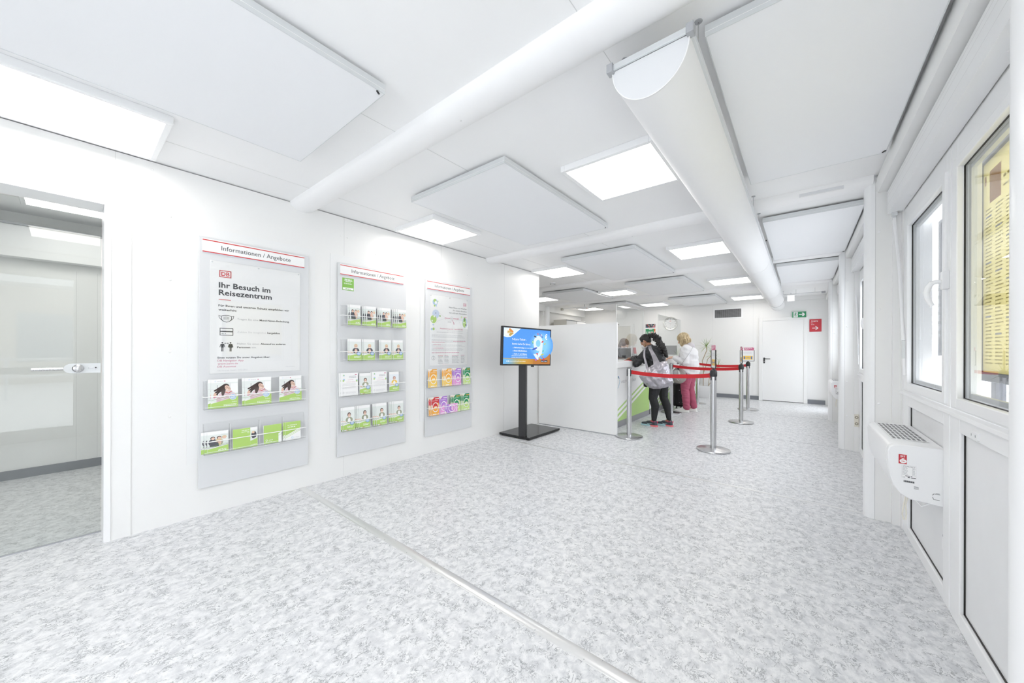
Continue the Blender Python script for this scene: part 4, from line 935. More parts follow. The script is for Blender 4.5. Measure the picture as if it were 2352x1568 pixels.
for k, (st, wd) in enumerate((('Nahverkehrszüge', .205), ('Busse & Straßenbahnen', .265), ('Stadt-, U- und S-Bahnen', .265))):
    v = h*(.445-k*.088); A.text(w*.185, v, 'alle', h*.02, S_W, 6, width=w*.022); A.text(w*.215, v, st, h*.034, S_W, 6, width=w*wd, bold=True)
A.bars(w*.425, w*.61, h*.447, 1, h*.022, 0, S_PALE, 6, 0, 5)
A.bars(w*.165, w*.57, h*.225, 2, h*.020, h*.022, S_PALE, 6, .25, 6)
A.text(w*.125, h*.065, 'www.mobil.nrw/9-euro-ticket', h*.034, S_W, 6, width=w*.33); A.disc(w*.075, h*.08, h*.018, S_W, 6, 10); A.disc(w*.105, h*.08, h*.018, S_W, 6, 10)
A.poly([(w*.79, h*.06), (w*.945, h*.06), (w*.945, h*.12), (w*.79, h*.12)], S_DK, 6); A.text(w*.80, h*.075, 'Hier 9 Euro', h*.03, S_PALE, 7, width=w*.135, bold=True)
A.ring(w*.725, h*.61, w*.105, w*.055, S_PALE, 4, 28, ry=h*.22); A.disc(w*.735, h*.62, w*.028, S_LB, 5, 16, ry=h*.08); A.poly([(w*.62, h*.30), (w*.70, h*.30), (w*.745, h*.14), (w*.70, h*.13)], S_PALE, 4); A.poly([(w*.80, h*.62), (w*.83, h*.55), (w*.81, h*.30), (w*.73, h*.17), (w*.72, h*.28), (w*.76, h*.40)], S_PALE, 4)
A.text(w*.875, h*.735, '€', h*.15, S_W, 6, width=w*.055, bold=True)
A.poly([(w*.74, h*.91), (w*.80, h*.86), (w*.835, h*.77), (w*.78, h*.80)], S_NV, 7); A.text(w*.775, h*.82, 'U', h*.06, S_W, 8, width=w*.03, bold=True)
A.disc(w*.605, h*.64, w*.018, S_GN, 7, ry=h*.045); A.text(w*.605, h*.62, 'S', h*.045, S_W, 8, 'c', bold=True)
for u, v, a_, c_, m__, r_ in ((.715, .88, .010, .03, S_RD, .2), (.655, .80, .030, .022, S_DK, -.3), (.82, .66, .026, .022, S_RD, .5), (.65, .45, .060, .028, S_NV, .35), (.875, .60, .018, .022, S_YL, .7), (.84, .39, .014, .018, S_GN, .5), (.705, .30, .022, .022, S_RD, -.3), (.82, .285, .040, .018, S_YL, .3), (.83, .15+.06, .022, .018, S_OR, -.3), (.765, .17, .036, .018, S_OR, -.5), (.855, .145, .022, .035, S_RD, .5), (.68, .135, .022, .035, S_PU, .3)):
    A.disc(w*u, h*v, w*a_, m__, 7, 12, ry=h*c_, rot=r_)
b.build('screen', tv)

# ================================================================== white partition, counter, screens
t = thing('partition_wall', (-2.7, 4.92, 0), 'waist-high plain white partition between the television and the counter', 'partition')
b = MB(); b.box((XW+.03, 4.91, .012), (-2.055, 4.945, 1.613), mat('partition_white', (.88, .88, .875), .45)); b.build('panel', t, bevel=.001)
b = MB(); b.box((-2.0555, 4.9085, .012), (-2.050, 4.9465, 1.616), WHT); b.box((XW+.03, 4.9085, 1.612), (-2.055, 4.9465, 1.616), WHT); b.box((XW+.03, 4.912, 0), (-2.06, 4.943, .012), MGREY); b.build('edge_trim', t)
def counter(y0, y1, lab, text=True):
    t = thing('service_counter', (-2.5, (y0+y1)/2, 0), lab, 'counter', 'service counters with green stripes')
    b = MB(); b.box((-2.86, y0, .95), (-2.15, y1, 1.045), WHITE); b.build('worktop', t, bevel=.008)
    b = MB(); b.box((-2.50, y0+.01, .1), (-2.25, y1-.01, .95), WHITE); b.build('body', t, bevel=.003)
    b = MB(); b.box((-2.50, y0+.012, 0), (-2.252, y1-.012, .1), PLINTH); b.build('plinth', t)
    b = MB(); A = Art(b, (-2.25, y0+.01, 0), *YP); L_ = y1-y0-.02; Yo = 0 if not text else 0
    s_ = .305; off = {True: 4.79-(y0+.01), False: 0}[text]
    def band(z0, m, L):   # area below line z = .1+s_*(u-off)+z0 , clipped
        u0 = max(0, off - (z0)/s_ if z0 < 0 else off - z0/s_); za = .1 + s_*(u0-off)+z0; zb = .1+s_*(L_-off)+z0
        zt = .94; ub = L_
        pts = [(u0, .1)] + ([(u0, za)] if za > .101 else [])
        if zb > zt: ub = off+(zt-.1-z0)/s_; pts = [(u0, .1), (L_, .1), (L_, zt), (ub, zt)] + ([(u0, za)] if za > .101 else [])
        else: pts = [(u0, .1), (L_, .1), (L_, zb)] + ([(u0, za)] if za > .101 else [])
        A.poly(pts, m, L)
    WC = mat('counter_white_print', (.86, .86, .86), .4)
    CG = mat('counter_green_print', (.42, .62, .21), .4); band(0, CG, 1); band(-.035, WC, 2); band(-.082, CG, 3); band(-.122, WC, 4); band(-.165, CG, 5)
    A.O = Vector((-2.25, 0, 0))
    yy = 5.56 if text else y0 + .79
    A.text(yy, .690, 'WESTFALENTARIF', .045, INKG, 2, width=.66)
    lu = yy-.22
    n_ = 14
    A.line([(lu+.10+.06*math.sin(a), .70+.105*math.cos(a)) for a in np.linspace(-.4, .9, 6)], .022, mat('logo_blue', (.16, .30, .58), .4), 2)
    A.line([(lu+.10+.075*math.sin(a)+(-.06*(a-1.2) if a > 1.2 else 0), .69+.10*math.cos(a)) for a in np.linspace(.9, 2.7, 9)], .018, mat('logo_pale_blue', (.45, .62, .74), .4), 2)
    A.line([(lu+.09-.085*math.sin(a), .69+.10*math.cos(a)) for a in np.linspace(-.2, 2.7, 9)], .020, GREEN, 2)
    b.build('stripe_print', t)
    return t
counter(4.975, 6.94, 'white counter with green diagonal stripes beside the woman in black leggings')
counter(6.96, 9.10, 'far white counter with green diagonal stripes behind the black suitcase', False)
t = thing('low_cabinet', (-2.5, 9.9, 0), 'low white cabinet on a black base at the end of the counter, by the plant', 'cabinet')
b = MB(); b.box((-2.9, 9.25, .10), (-2.15, 10.70, .735), WHITE); b.build('body', t, bevel=.003)
b = MB(); b.box((-2.88, 9.30, 0), (-2.17, 10.68, .10), BLACK); b.build('plinth', t)
def screen(x, y0, y1, z0, z1, lab):
    t = thing('acrylic_screen', (x, (y0+y1)/2, z0), lab, 'acrylic screen', 'clear hygiene screens on the counter')
    b = MB(); b.box((x-.002, y0, z0+.004), (x+.002, y1, z1), PLEX); b.build('sheet', t)
    b = MB(); b.box((x-.0025, y0-.003, z0), (x+.0025, y0, z1), ACRE); b.box((x-.0025, y1, z0), (x+.0025, y1+.003, z1), ACRE); b.box((x-.0025, y0, z1), (x+.0025, y1, z1+.003), ACRE); b.build('polished_edge', t)
    b = MB()
    for y in (y0+.1, y1-.1): b.box((x-.08, y-.006, z0), (x+.045, y+.006, z0+.010), ACRE)
    b.build('foot', t); return t
screen(-2.38, 5.68, 6.98, 1.046, 1.975, 'large clear acrylic screen on the near counter, in front of the seated clerk')
screen(-2.22, 7.35, 9.05, 1.046, 1.93, 'clear acrylic screen on the far counter between the clock and the blond woman')

# things on the counter ------------------------------------------------
def monitor(c, ang, w, h, lab, tilt=.2):
    t = thing('monitor', (c[0], c[1], 1.045), lab, 'monitor', 'computer monitors on the counters')
    U = Vector((math.cos(ang), math.sin(ang), 0)); N = Vector((U.y, -U.x, 0)); V = (Vector((0, 0, 1)) - N*tilt).normalized(); N2 = U.cross(V)
    c = Vector(c)
    b = MB(); b.obox(c, U*w/2, V*h/2, N2*.012, PVC); b.build('case', t, bevel=.004)
    b = MB(); b.obox(c+N2*.0125, U*(w/2-.012), V*(h/2-.012), N2*.001, mat('dark_screen', (.03, .033, .04), .55)); b.build('screen', t)
    b = MB(); b.obox((c.x, c.y, 1.050)-N*.0 if False else Vector((c.x, c.y, 1.052))-N*.04, U*.09, N*.07, Vector((0, 0, .005)), PVC); b.obox(Vector((c.x, c.y, (1.05+c.z)/2))-N*.03, U*.02, N*.01, Vector((0, 0, (c.z-1.05)/2)), PVC); b.build('stand', t)
    return t
monitor((-2.64, 6.60, 1.158), math.radians(38), .33, .225, 'tilted monitor with a dark screen at the left end of the near counter')
monitor((-2.42, 8.97, 1.225), math.radians(4), .30, .24, 'dark monitor on the far counter in front of the blond woman', .03)
t = thing('card_terminal', (-2.62, 7.14, 1.045), 'white and grey desk device with a red side beside the near monitor', 'desk device')
b = MB(); b.obox((-2.62, 7.11, 1.10), (.06, .03, 0), (-.03, .06, 0), (0, 0, .052), MGREY); b.build('body', t, bevel=.008)
b = MB(); b.obox((-2.65, 7.09, 1.20), (.012, .0, 0), (0, .08, 0), (0, 0, .11), PVC); b.build('stand_panel', t, bevel=.004)
b = MB(); b.obox((-2.605, 7.15, 1.20), (.022, .008, .0), (-.01, .02, 0), (-.01, 0, .075), mat('red_plastic', (.62, .10, .13), .4)); b.build('side', t, bevel=.004)
b = MB(); b.box((-2.28, 5.76, 1.0465), (-2.18, 5.94, 1.055), RED); tag(b.build('folder', bevel=.001), 'small red folder lying on the edge of the near counter', 'folder')
b = MB(); b.box((-2.36, 5.55, 1.0465), (-2.18, 5.73, 1.052), WHT); tag(b.build('paper_pad'), 'white paper pad left of the red folder on the near counter', 'paper')
b = MB(); b.lathe((-2.27, 6.28, 1.046), [(0, 0), (.03, 0), (.034, .08), (.031, .08), (.028, .004), (0, .004)], BLACK, 20); b.box((-2.275, 6.275, 1.06), (-2.27, 6.28, 1.16), ALUM); tag(b.build('pen_cup'), 'dark pen cup beside the arm of the woman in black', 'cup')
b = MB(); b.box((-2.30, 7.52, 1.0465), (-2.19, 7.74, 1.050), WHT); tag(b.build('form_sheet'), 'white form under the hands of the blond woman', 'paper')
b = MB(); U = Vector((.94, .34, 0)); b.obox((-2.70, 8.93, 1.22), U*.07, (0, 0, .17), (0.01, -.03, 0), mat('pattern_grey', (.55, .56, .58), .5)); t = b.build('brochure_display', bevel=.003); tag(t, 'grey patterned upright panel left of the far monitor', 'display')

# ================================================================== queue barriers
def barrier(x, y, lab, belt_to=None, cap='flat'):
    t = thing('queue_barrier', (x, y, 0), lab, 'queue barrier post', 'stainless steel queue barrier posts')
    b = MB(); b.lathe((x, y, 0), [(0, 0), (.180, 0), (.186, .006), (.184, .018), (.172, .023), (.05, .030), (.036, .034), (0, .034)], STEEL, 48); b.build('base', t)
    b = MB(); b.cyl((x, y, .03), (x, y, .97), .0335, STEEL, n=32); b.build('pole', t)
    b = MB()
    if cap == 'flat':
        b.cyl((x, y, .965), (x, y, .972), .0345, BLACK, n=32)
    else:
        b.lathe((x, y, .90), [(.036, 0), (.040, .01), (.041, .055), (.036, .075), (.02, .088), (.008, .094), (0, .094)], BLACK, 28)
    for k in range(4):
        a = k*PI/2 + .9; b.obox((x+.0335*math.cos(a), y+.0335*math.sin(a), .905), (.004*math.cos(a), .004*math.sin(a), 0), (-.006*math.sin(a), .006*math.cos(a), 0), (0, 0, .048), BLACK)
    b.build('cap', t)
    if belt_to:
        (x2, y2) = belt_to; D_ = Vector((x2-x, y2-y, 0)); L_ = D_.length; D_.normalize(); S_ = Vector((-D_.y, D_.x, 0)); b = MB(); vs = []; n = 26
        for i in range(n+1):
            s_ = .034 + (L_-.068)*i/n; sag = .030*(1-(2*i/n-1)**2)
            for k, zz in ((-1, .888), (1, .888), (1, .938), (-1, .938)): vs.append(Vector((x, y, zz-sag)) + D_*s_ + S_*.0008*k)
        fs = [(4*i+j, 4*i+(j+1) % 4, 4*(i+1)+(j+1) % 4, 4*(i+1)+j) for i in range(n) for j in range(4)]
        b.add(vs, fs, BELT); 
        for s_ in (.040, L_-.040): b.obox(Vector((x, y, .913))+D_*s_, D_*.010, S_*.005, (0, 0, .027), mat('red_clip', (.62, .02, .03), .4))
        b.build('belt', t)
    return t
barrier(-.842, 4.965, 'nearest steel barrier post in the middle of the floor, its red belt running left', (-1.892, 4.975), 'dome')
barrier(-1.892, 4.975, 'steel barrier post at the end of the white partition, flat cap and clip')
barrier(-.803, 7.19, 'steel barrier post second in the right row, holding the middle red belt', (-1.985, 7.42), 'dome')
barrier(-1.985, 7.42, 'steel barrier post between the two standing women', None)
barrier(-.866, 8.82, 'farthest right barrier post, under the readable sign', (-1.86, 9.05), 'dome')
barrier(-1.86, 9.05, 'steel barrier post hidden behind the blond woman')
def sign_holder(x, y, ang, lab):
    t = thing('sign_holder', (x, y, .99), lab, 'sign', 'upright signs clipped on the barrier posts')
    U = Vector((math.cos(ang), math.sin(ang), 0)); V = Vector((0, 0, 1)); N = U.cross(V)
    O_ = Vector((x, y, 1.005)) - U*.108
    b = MB()
    b.obox(O_+U*.003+V*.11, U*.004, N*.006, V*.112, BLACK); b.obox(O_+U*.213+V*.11, U*.004, N*.006, V*.112, BLACK); b.obox(O_+U*.108-V*.0, U*.108, N*.006, V*.005, BLACK)
    b.cyl((x, y, .985), (x, y, 1.003), .008, BLACK, n=10); b.build('frame', t)
    b = MB(); b.obox(O_+U*.108+V*.145, U*.102, N*.0012, V*.140, WHT); b.build('card', t)
    for side in (1, -1):
        b = MB(); A = Art(b, O_+U*(.006 if side > 0 else .210)+V*.005+N*.0014*side, U*side, V, .0003); w, h = .204, .280
        A.rect(0, h*.76, w, h*.97, PINK, 1); A.rect(w*.08, h*.77, w*.16, h*.95, WHT, 2); A.rect(w*.10, h*.90, w*.14, h*.93, GREEN, 3); A.bars(w*.22, w*.82, h*.885, 1, h*.035, 0, WHT, 2, 0, 3); A.bars(w*.22, w*.55, h*.825, 1, h*.03, 0, WHT, 2, 0, 4); A.disc(w*.85, h*1.0-.004, .005, RED, 2, 8)
        A.bars(w*.10, w*.88, h*.63, 4, h*.02, h*.022, INKL, 1, .1, 6)
        A.rect(w*.08, h*.09, w*.90, h*.36, YELL, 1); A.text(w*.49, h*.19, 'ABSTAND', h*.06, BLUED, 2, 'c', width=w*.28, bold=True)
        for u in (.20, .78): A.disc(w*u, h*.31, h*.025, BLUED, 2, 12); A.poly([(w*u-.012, h*.28), (w*u+.012, h*.28), (w*u+.007, h*.12), (w*u-.007, h*.12)], BLUED, 2); A.poly([(w*u-.022, h*.22), (w*u, h*.29), (w*u+.022, h*.22)], BLUED, 3)
        b.build('print', t)
    return t
sign_holder(-.842, 4.965, math.radians(112), 'tall sign seen almost edge-on, on the nearest barrier post')
sign_holder(-.803, 7.19, math.radians(104), 'sign seen edge-on, on the second barrier post of the right row')
sign_holder(-.866, 8.82, math.radians(2), 'front-facing sign with crimson header and yellow distance band')

# ================================================================== wall things at the back
t = thing('air_grille', (-1.5, YB, 2.08), 'dark rectangular air grille in a white frame high on the back wall', 'air grille')
b = MB(); x0, x1, z0, z1 = -1.83, -1.17, 2.045, 2.315
for a, c in (((x0, z0), (x1, z0+.03)), ((x0, z1-.03), (x1, z1)), ((x0, z0+.03), (x0+.035, z1-.03)), ((x1-.035, z0+.03), (x1, z1-.03))): b.box((a[0], YB-.014, a[1]), (c[0], YB, c[1]), PVC)
b.build('frame', t, bevel=.002)
b = MB(); b.box((x0+.03, YB-.004, z0+.03), (x1-.03, YB-.001, z1-.03), mat('grille_dark', (.06, .06, .065), .7)); b.build('duct_opening', t)
b = MB()
for i in range(16): b.obox(((x0+x1)/2, YB-.008, z0+.04+i*.0125), ((x1-x0)/2-.033, 0, 0), (0, .0035, .002), (0, 0, .0015), mat('grille_slat', (.34, .34, .35), .5))
for i in range(12): b.box((x0+.07+i*.047, YB-.011, z0+.03), (x0+.074+i*.047, YB-.008, z1-.03), MATS['grille_slat'])
b.build('slats', t)
t = thing('exit_sign', (-.05, YB, 2.0), 'green emergency exit sign with running figure and arrow above the door', 'sign')
b = MB(); b.box((-.185, YB-.036, 1.993), (.075, YB-.002, 2.133), GREENS); b.build('plate', t)
b = MB(); A = Art(b, (-.185, YB-.0365, 1.993), *XP)
A.rect(.0, 0, .26, .14, mat('sign_edge', (.75, .80, .76), .4), 0); A.rect(.004, .004, .256, .136, GREENS, 1)
A.rect(.024, .008, .105, .132, WHT, 2); A.disc(.070, .112, .009, GREENS, 3, 12); A.line([(.070, .10), (.058, .065)], .017, GREENS, 3); A.line([(.058, .068), (.078, .045), (.066, .018)], .009, GREENS, 3); A.line([(.058, .065), (.046, .042), (.026, .040)], .009, GREENS, 3); A.line([(.068, .095), (.088, .085), (.096, .068)], .007, GREENS, 3); A.line([(.064, .098), (.046, .090), (.036, .072)], .007, GREENS, 3)
A.rect(.125, .060, .205, .080, WHT, 2); A.line([(.195, .108), (.225, .070), (.195, .032)], .020, WHT, 2); A.poly([(.175, .105), (.2, .112), (.235, .07), (.2, .028), (.175, .035), (.205, .07)], WHT, 3); b.build('print', t)
t = thing('direction_sign', (.235, YB, 1.65), 'red square exit direction sign with white text and arrow right of the door', 'sign')
RS = mat('sign_red', (.56, .03, .045), .35)
b = MB(); b.box((.13, YB-.010, 1.655), (.342, YB-.002, 1.945), RS); b.build('plate', t, bevel=.001)
b = MB(); A = Art(b, (.13, YB-.0105, 1.655), *XP); A.text(.028, .235, 'Ausgang', .026, WHT, 1, width=.122, bold=True); A.text(.028, .196, 'Exit', .018, WHT, 1, width=.040); A.text(.028, .158, 'Sortie', .018, WHT, 1, width=.058)
A.rect(.05, .078, .150, .090, WHT, 1); A.line([(.108, .125), (.152, .084), (.108, .043)], .013, WHT, 2)
for u in (.008, .204):
    for v in (.008, .282): A.disc(u, v, .004, MGREY, 2, 8)
b.build('print', t)
t = thing('wall_clock', (-2.90, YB, 1.97), 'round silver wall clock on the back wall above the blond woman', 'clock')
b = MB(); pr = [(.150, 0), (.192, 0), (.196, .012), (.190, .032), (.174, .040), (.170, .030), (.158, .024), (.15, .022)]
vs = []; n = 48; k = len(pr)
for i in range(n):
    a = 2*PI*i/n
    for r, d in pr: vs.append((-2.90+r*math.cos(a), YB-d, 1.972+r*math.sin(a)))
b.add(vs, [(i*k+j, ((i+1) % n)*k+j, ((i+1) % n)*k+j+1, i*k+j+1) for i in range(n) for j in range(k-1)], mat('clock_silver', (.78, .77, .73), .25, .8), True); b.build('rim', t)
b = MB(); A = Art(b, (-2.90, YB-.022, 1.972), *XP); A.disc(0, 0, .160, WHT, 0, 48)
for i in range(12):
    a = i*PI/6; l_ = .030 if i % 3 else .036
    A.line([(.153*math.sin(a), .153*math.cos(a)), ((.153-l_)*math.sin(a), (.153-l_)*math.cos(a))], .010, INK, 1)
db_logo(A, -.025, .058, .034, 1); b.build('dial', t)
b = MB(); A = Art(b, (-2.90, YB-.0235, 1.972), *XP); A.line([(.02*math.sin(2.2), .02*math.cos(2.2)), (-.085, .048)], .007, INKG, 1); A.line([(-.02, -.012), (.115, .068)], .005, INKG, 2); A.line([(0, 0), (-.008, -.055)], .0025, RED, 3); A.disc(0, 0, .008, INKG, 4, 12); b.build('hands', t)
t = thing('calendar', (-3.45, YB, 1.7), 'green three-part wall calendar behind the head of the woman in black', 'calendar')
b = MB(); b.box((-3.605, YB-.006, 1.28), (-3.315, YB-.001, 1.99), WHT); b.build('sheets', t)
b = MB(); A = Art(b, (-3.605, YB-.0062, 1.28), *XP)
GC = mat('calendar_green', (.05, .32, .14), .45)
A.rect(.005, .60, .285, .705, DKP, 1); rr = random.Random(3)
for i in range(26): A.rect(*(lambda u, v: (u, v, u+.022, v+.028))(.01+rr.random()*.245, .605+rr.random()*.07), rr.choice([RED, GC, MGREY, BLUED, SKINP, INK]), 2)
A.rect(.20, .61, .28, .635, PINK, 3)
for v, m__ in ((.36, GC), (.13, WHT)):
    A.rect(.005, v, .285, v+.21, m__, 1)
    for i in range(6): A.rect(.03+i*.042, v+.02, .048+i*.042, v+.13, WHT if m__ is GC else INKL, 2)
    A.rect(.10, v+.18, .2, v+.195, WHT if m__ is GC else GC, 2)
A.rect(.245, .36, .285, .57, ORANGED, 3); A.rect(.255, .40, .268, .50, WHT, 4); A.rect(.17, .44, .195, .47, RED, 4); b.build('print', t)
# office furniture over the partition
t = thing('office_cabinet', (-5.2, 9.4, 0), 'tall cream office cabinet whose top shows above the white partition', 'cabinet')
b = MB(); b.box((-5.60, 8.60+.25, 0), (-5.18, 10.0, 2.09), CREAM); b.build('body', t, bevel=.003)
b = MB(); b.box((-5.18, 8.86, .1), (-5.165, 9.41, 2.055), WHITE); b.box((-5.18, 9.45, .1), (-5.165, 9.99, 2.055), WHITE); b.build('doors', t, bevel=.002)
b = MB(); b.box((-5.185, 8.85, 2.058), (-5.17, 10.0, 2.078), DGREY); b.build('dark_gap', t)


# ================================================================== heaters, socket, grille on the window wall
def heater(y0, y1, lab):
    t = thing('wall_heater', (.45, (y0+y1)/2, .45), lab, 'air conditioning unit', 'white wall units below the windows')
    pr = [(.552, .735), (.40, .738), (.372, .733), (.356, .720), (.350, .700), (.352, .640), (.358, .575), (.370, .525), (.395, .485), (.43, .463), (.552, .452)]
    b = MB(); b.prism(pr, lambda x, z, tt: (x, tt, z), y0+.055, y1, PVC, True); b.build('housing', t, bevel=.004, smooth_angle=50, weld=True)
    b = MB(); b.prism([(x if i in (0, 10) else x+.0005, z) for i, (x, z) in enumerate(pr)], lambda x, z, tt: (x, tt, z), y0, y0+.052, PVC, True); b.build('side_cover', t, bevel=.004, smooth_angle=50, weld=True)
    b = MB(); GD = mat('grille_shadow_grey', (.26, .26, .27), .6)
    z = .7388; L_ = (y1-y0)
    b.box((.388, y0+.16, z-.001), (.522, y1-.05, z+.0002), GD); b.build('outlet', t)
    b = MB()
    for i in range(8): x = .386+i*.0187; b.box((x, y0+.155, z-.001), (x+.0060, y1-.045, z+.0012), PVC)
    for i in range(8): y = y0+.155+i*(L_-.20)/7; k = .010 if i in (0, 7) else (.008 if i == 4 else .004); b.box((.386, y-k/2, z-.001), (.524, y+k/2, z+.0012), PVC)
    b.build('grille', t)
    b = MB(); A = Art(b, (.3715, y0-.0006, .690), (1, 0, 0), (0, 0, 1), .0003)
    A.rect(.018, -.050, .047, -.002, RS, 1); A.disc(.034, -.036, .0125, WHT, 2, 20, ry=.011); A.text(.034, -.039, 'DB', .006, RED, 3, 'c', bold=True); A.bars(.024, .042, -.009, 2, .003, .002, WHT, 2, .1, 3); A.poly([(.022, -.018), (.0325, -.024), (.043, -.018), (.0325, -.021)], WHT, 2)
    b.build('sticker', t); b = MB(); A = Art(b, (.3715, y0-.0006, .690), (1, 0, 0), (0, 0, 1), .0003)
    A.rect(.030, -.120, .080, -.055, INKG, 1); A.rect(.0304, -.1196, .0796, -.0554, WHT, 2)
    A.bars(.034, .076, -.060, 2, .0025, .001, INKG, 3, 0, 5)
    for i in range(9): A.bars(.032, .052, -.068-i*.0045, 1, .0022, 0, INKG, 3, .3, i); A.bars(.066, .078, -.068-i*.0045, 1, .0022, 0, INKG, 3, .3, i+20)
    A.bars(.042, .066, -.1105, 1, .004, 0, INK, 3, 0, 6); A.text(.033, -.118, 'CE', .0045, INK, 3, width=.008); A.bars(.050, .078, -.1175, 1, .005, 0, INK, 3, 0, 7)
    for i in range(16): A.rect(.036+i*.0024, -.142, .0372+i*.0024+(.0008 if i % 3 else 0), -.133, INK, 1)
    b.build('rating_label', t); b = MB(); A = Art(b, (.3715, y0-.0006, .690), (1, 0, 0), (0, 0, 1), .0003)
    for i in range(3): A.line([(.072, -.158-i*.005), (.088, -.158-i*.005)], .0016, INK, 1)
    A.line([(.160, -.178), (.138, -.178), (.134, -.186)], .0018, INK, 1); A.line([(.134, -.194), (.138, -.206), (.158, -.206)], .0018, INK, 1); A.line([(.145, -.174), (.158, -.174)], .0015, INK, 1)
    b.build('vent_slots', t)
    b = MB(); b.tube([(.42, y0+.03, .47), (.412, y0+.02, .43), (.405, y0+.012, .38), (.409, y0+.008, .352), (.417, y0+.01, .352), (.420, y0+.015, .38), (.418, y0+.02, .43), (.428, y0+.03, .47)], .0028, SOCK, 8); b.build('cable_loop', t)
    b = MB(); b.tube([(.445, y0+.02, .465), (.47, y0+.01, .435), (.50, y0+.02, .452)], .003, PVC, 6); b.build('clip', t)
    return t
heater(2.703, 3.46, 'large white wall unit with grille top and red sticker below the near window')
heater(7.50, 8.22, 'small distant white wall unit half hidden by a post on the window wall')
t = thing('double_socket', (.50, 6.02-.01, .30), 'cream double wall socket on the post wall below the middle window', 'socket')
b = MB(); b.box((.4955-.0, 6.008, .300), (.5355, 6.0195, .452), SOCK)
b.build('plate', t, bevel=.003)
for z in (.338, .414):
    b = MB(); b.cyl((.5155, 6.0078, z), (.5155, 6.006, z), .0165, mat('socket_well', (.30, .27, .20), .5), n=20); b.cyl((.5155, 6.0062, z), (.5155, 6.0045, z), .008, SOCK, n=12); b.build('outlet', t)
b = MB(); A = Art(b, (XG+.0035, 5.78, .30), *YM)
b.box((XG+.0005, 5.58, .30), (XG+.0035, 5.78, .46), PVC)
for i in range(6):
    for j in range(7): A.disc(.02+i*.03, .02+j*.02, .0045, MGREY, 1, 8)
A.N = Vector((-1, 0, 0))
tag(b.build('vent_plate'), 'small perforated white plate low on the panel below the middle window', 'vent')
b = MB(); x = XG+.003
b.lathe((0, 0, 0), [(0, 0)], PVC, 3) if False else None
b.box((x-.012, 2.705, .235), (x+.001, 2.745, .30), PVC); b.box((x-.006, 2.735, .27), (x+.001, 2.76, .305), MGREY); tag(b.build('wall_hook', bevel=.003), 'small white bracket low on the infill panel near the floor', 'bracket')
b = MB(); b.sphere((x, 3.08, .385), (.006, .012, .020), PVC, 14, 8); tag(b.build('cover_cap'), 'small round white cap on the infill panel under the wall unit', 'cap')

# ================================================================== plant
rp = random.Random(11)
t = thing('potted_plant', (-1.965, 10.42, 0), 'spindly green dracaena in a white square pot against the back wall', 'plant')
b = MB(); cx0, cy0 = -1.965, 10.42
vs = [];
for z, r in ((0, .125), (.315, .168), (.315, .150), (.27, .145)):
    for a in range(4): vs.append((cx0+r*(1 if a in (0, 3) else -1), cy0+r*(1 if a < 2 else -1), z))
b.add(vs, [(0, 1, 2, 3)] + [(4*k+i, 4*k+(i+1) % 4, 4*(k+1)+(i+1) % 4, 4*(k+1)+i) for k in range(3) for i in range(4)], mat('pot_white', (.85, .85, .85), .4)); b.build('pot', t, bevel=.004)
b = MB(); b.box((cx0-.147, cy0-.147, .262), (cx0+.147, cy0+.147, .275), mat('soil', (.06, .045, .035), .9)); b.build('soil', t)
BARK = mat('bark', (.42, .32, .20), .8); LEAF = mat('leaf_green', (.20, .33, .05), .45); LEAF2 = mat('leaf_light_green', (.40, .48, .12), .45)
stems = [([(-2.005, 10.42, .27), (-2.0, 10.42, .62), (-1.99, 10.40, .70), (-2.02, 10.38, .95), (-1.92, 10.40, 1.22), (-1.93, 10.40, 1.31)], .009),
         ([(-2.0, 10.42, .62), (-1.95, 10.44, .80), (-1.90, 10.42, 1.0), (-1.80, 10.42, 1.10)], .007),
         ([(-1.88, 10.40, .27), (-1.85, 10.40, .60), (-1.70, 10.36, .78), (-1.62, 10.34, .80)], .007),
         ([(-1.90, 10.40, .27), (-1.80, 10.38, .45), (-1.82, 10.40, .70), (-1.76, 10.38, .98)], .007)]
for st, r in stems:
    b = MB(); b.tube(st, r, BARK, 8); b.build('stem', t)
def rosette(c, n, ln, droop=1.0):
    b = MB(); c = Vector(c)
    for i in range(n):
        a = i*2.399+rp.random()*.4; el = 1.35 - 1.75*(i/n); l_ = ln*(.75+.4*rp.random()); m_ = LEAF if rp.random() < .65 else LEAF2
        d = Vector((math.cos(a)*math.cos(el), math.sin(a)*math.cos(el), math.sin(el))); s_ = Vector((-math.sin(a), math.cos(a), 0)); vs = []; K = 6
        for k in range(K+1):
            q = k/K; p = c + d*l_*q + Vector((0, 0, -.10*droop*q*q*l_/.3*(1.0-abs(math.sin(el))*.5))); w = .0055*(math.sin(PI*min(1, q*.9+.12)))*(1-q)**.35 + .0006
            up = Vector((0, 0, 1)).cross(s_); vs += [p - s_*w + Vector((0, 0, w*.35)), p, p + s_*w + Vector((0, 0, w*.35))]
            if p.y > YB-.01: vs[-3:] = [Vector((v_.x, YB-.012, v_.z)) for v_ in vs[-3:]]
        b.add(vs, [(3*k+j, 3*k+j+1, 3*k+j+4, 3*k+j+3) for k in range(K) for j in range(2)], m_, True)
    b.build('foliage', t, recalc=False)
rosette((-1.93, 10.40, 1.31), 30, .31); rosette((-1.80, 10.42, 1.10), 26, .27); rosette((-1.66, 10.36, .80), 22, .27); rosette((-1.76, 10.38, .98), 14, .2)

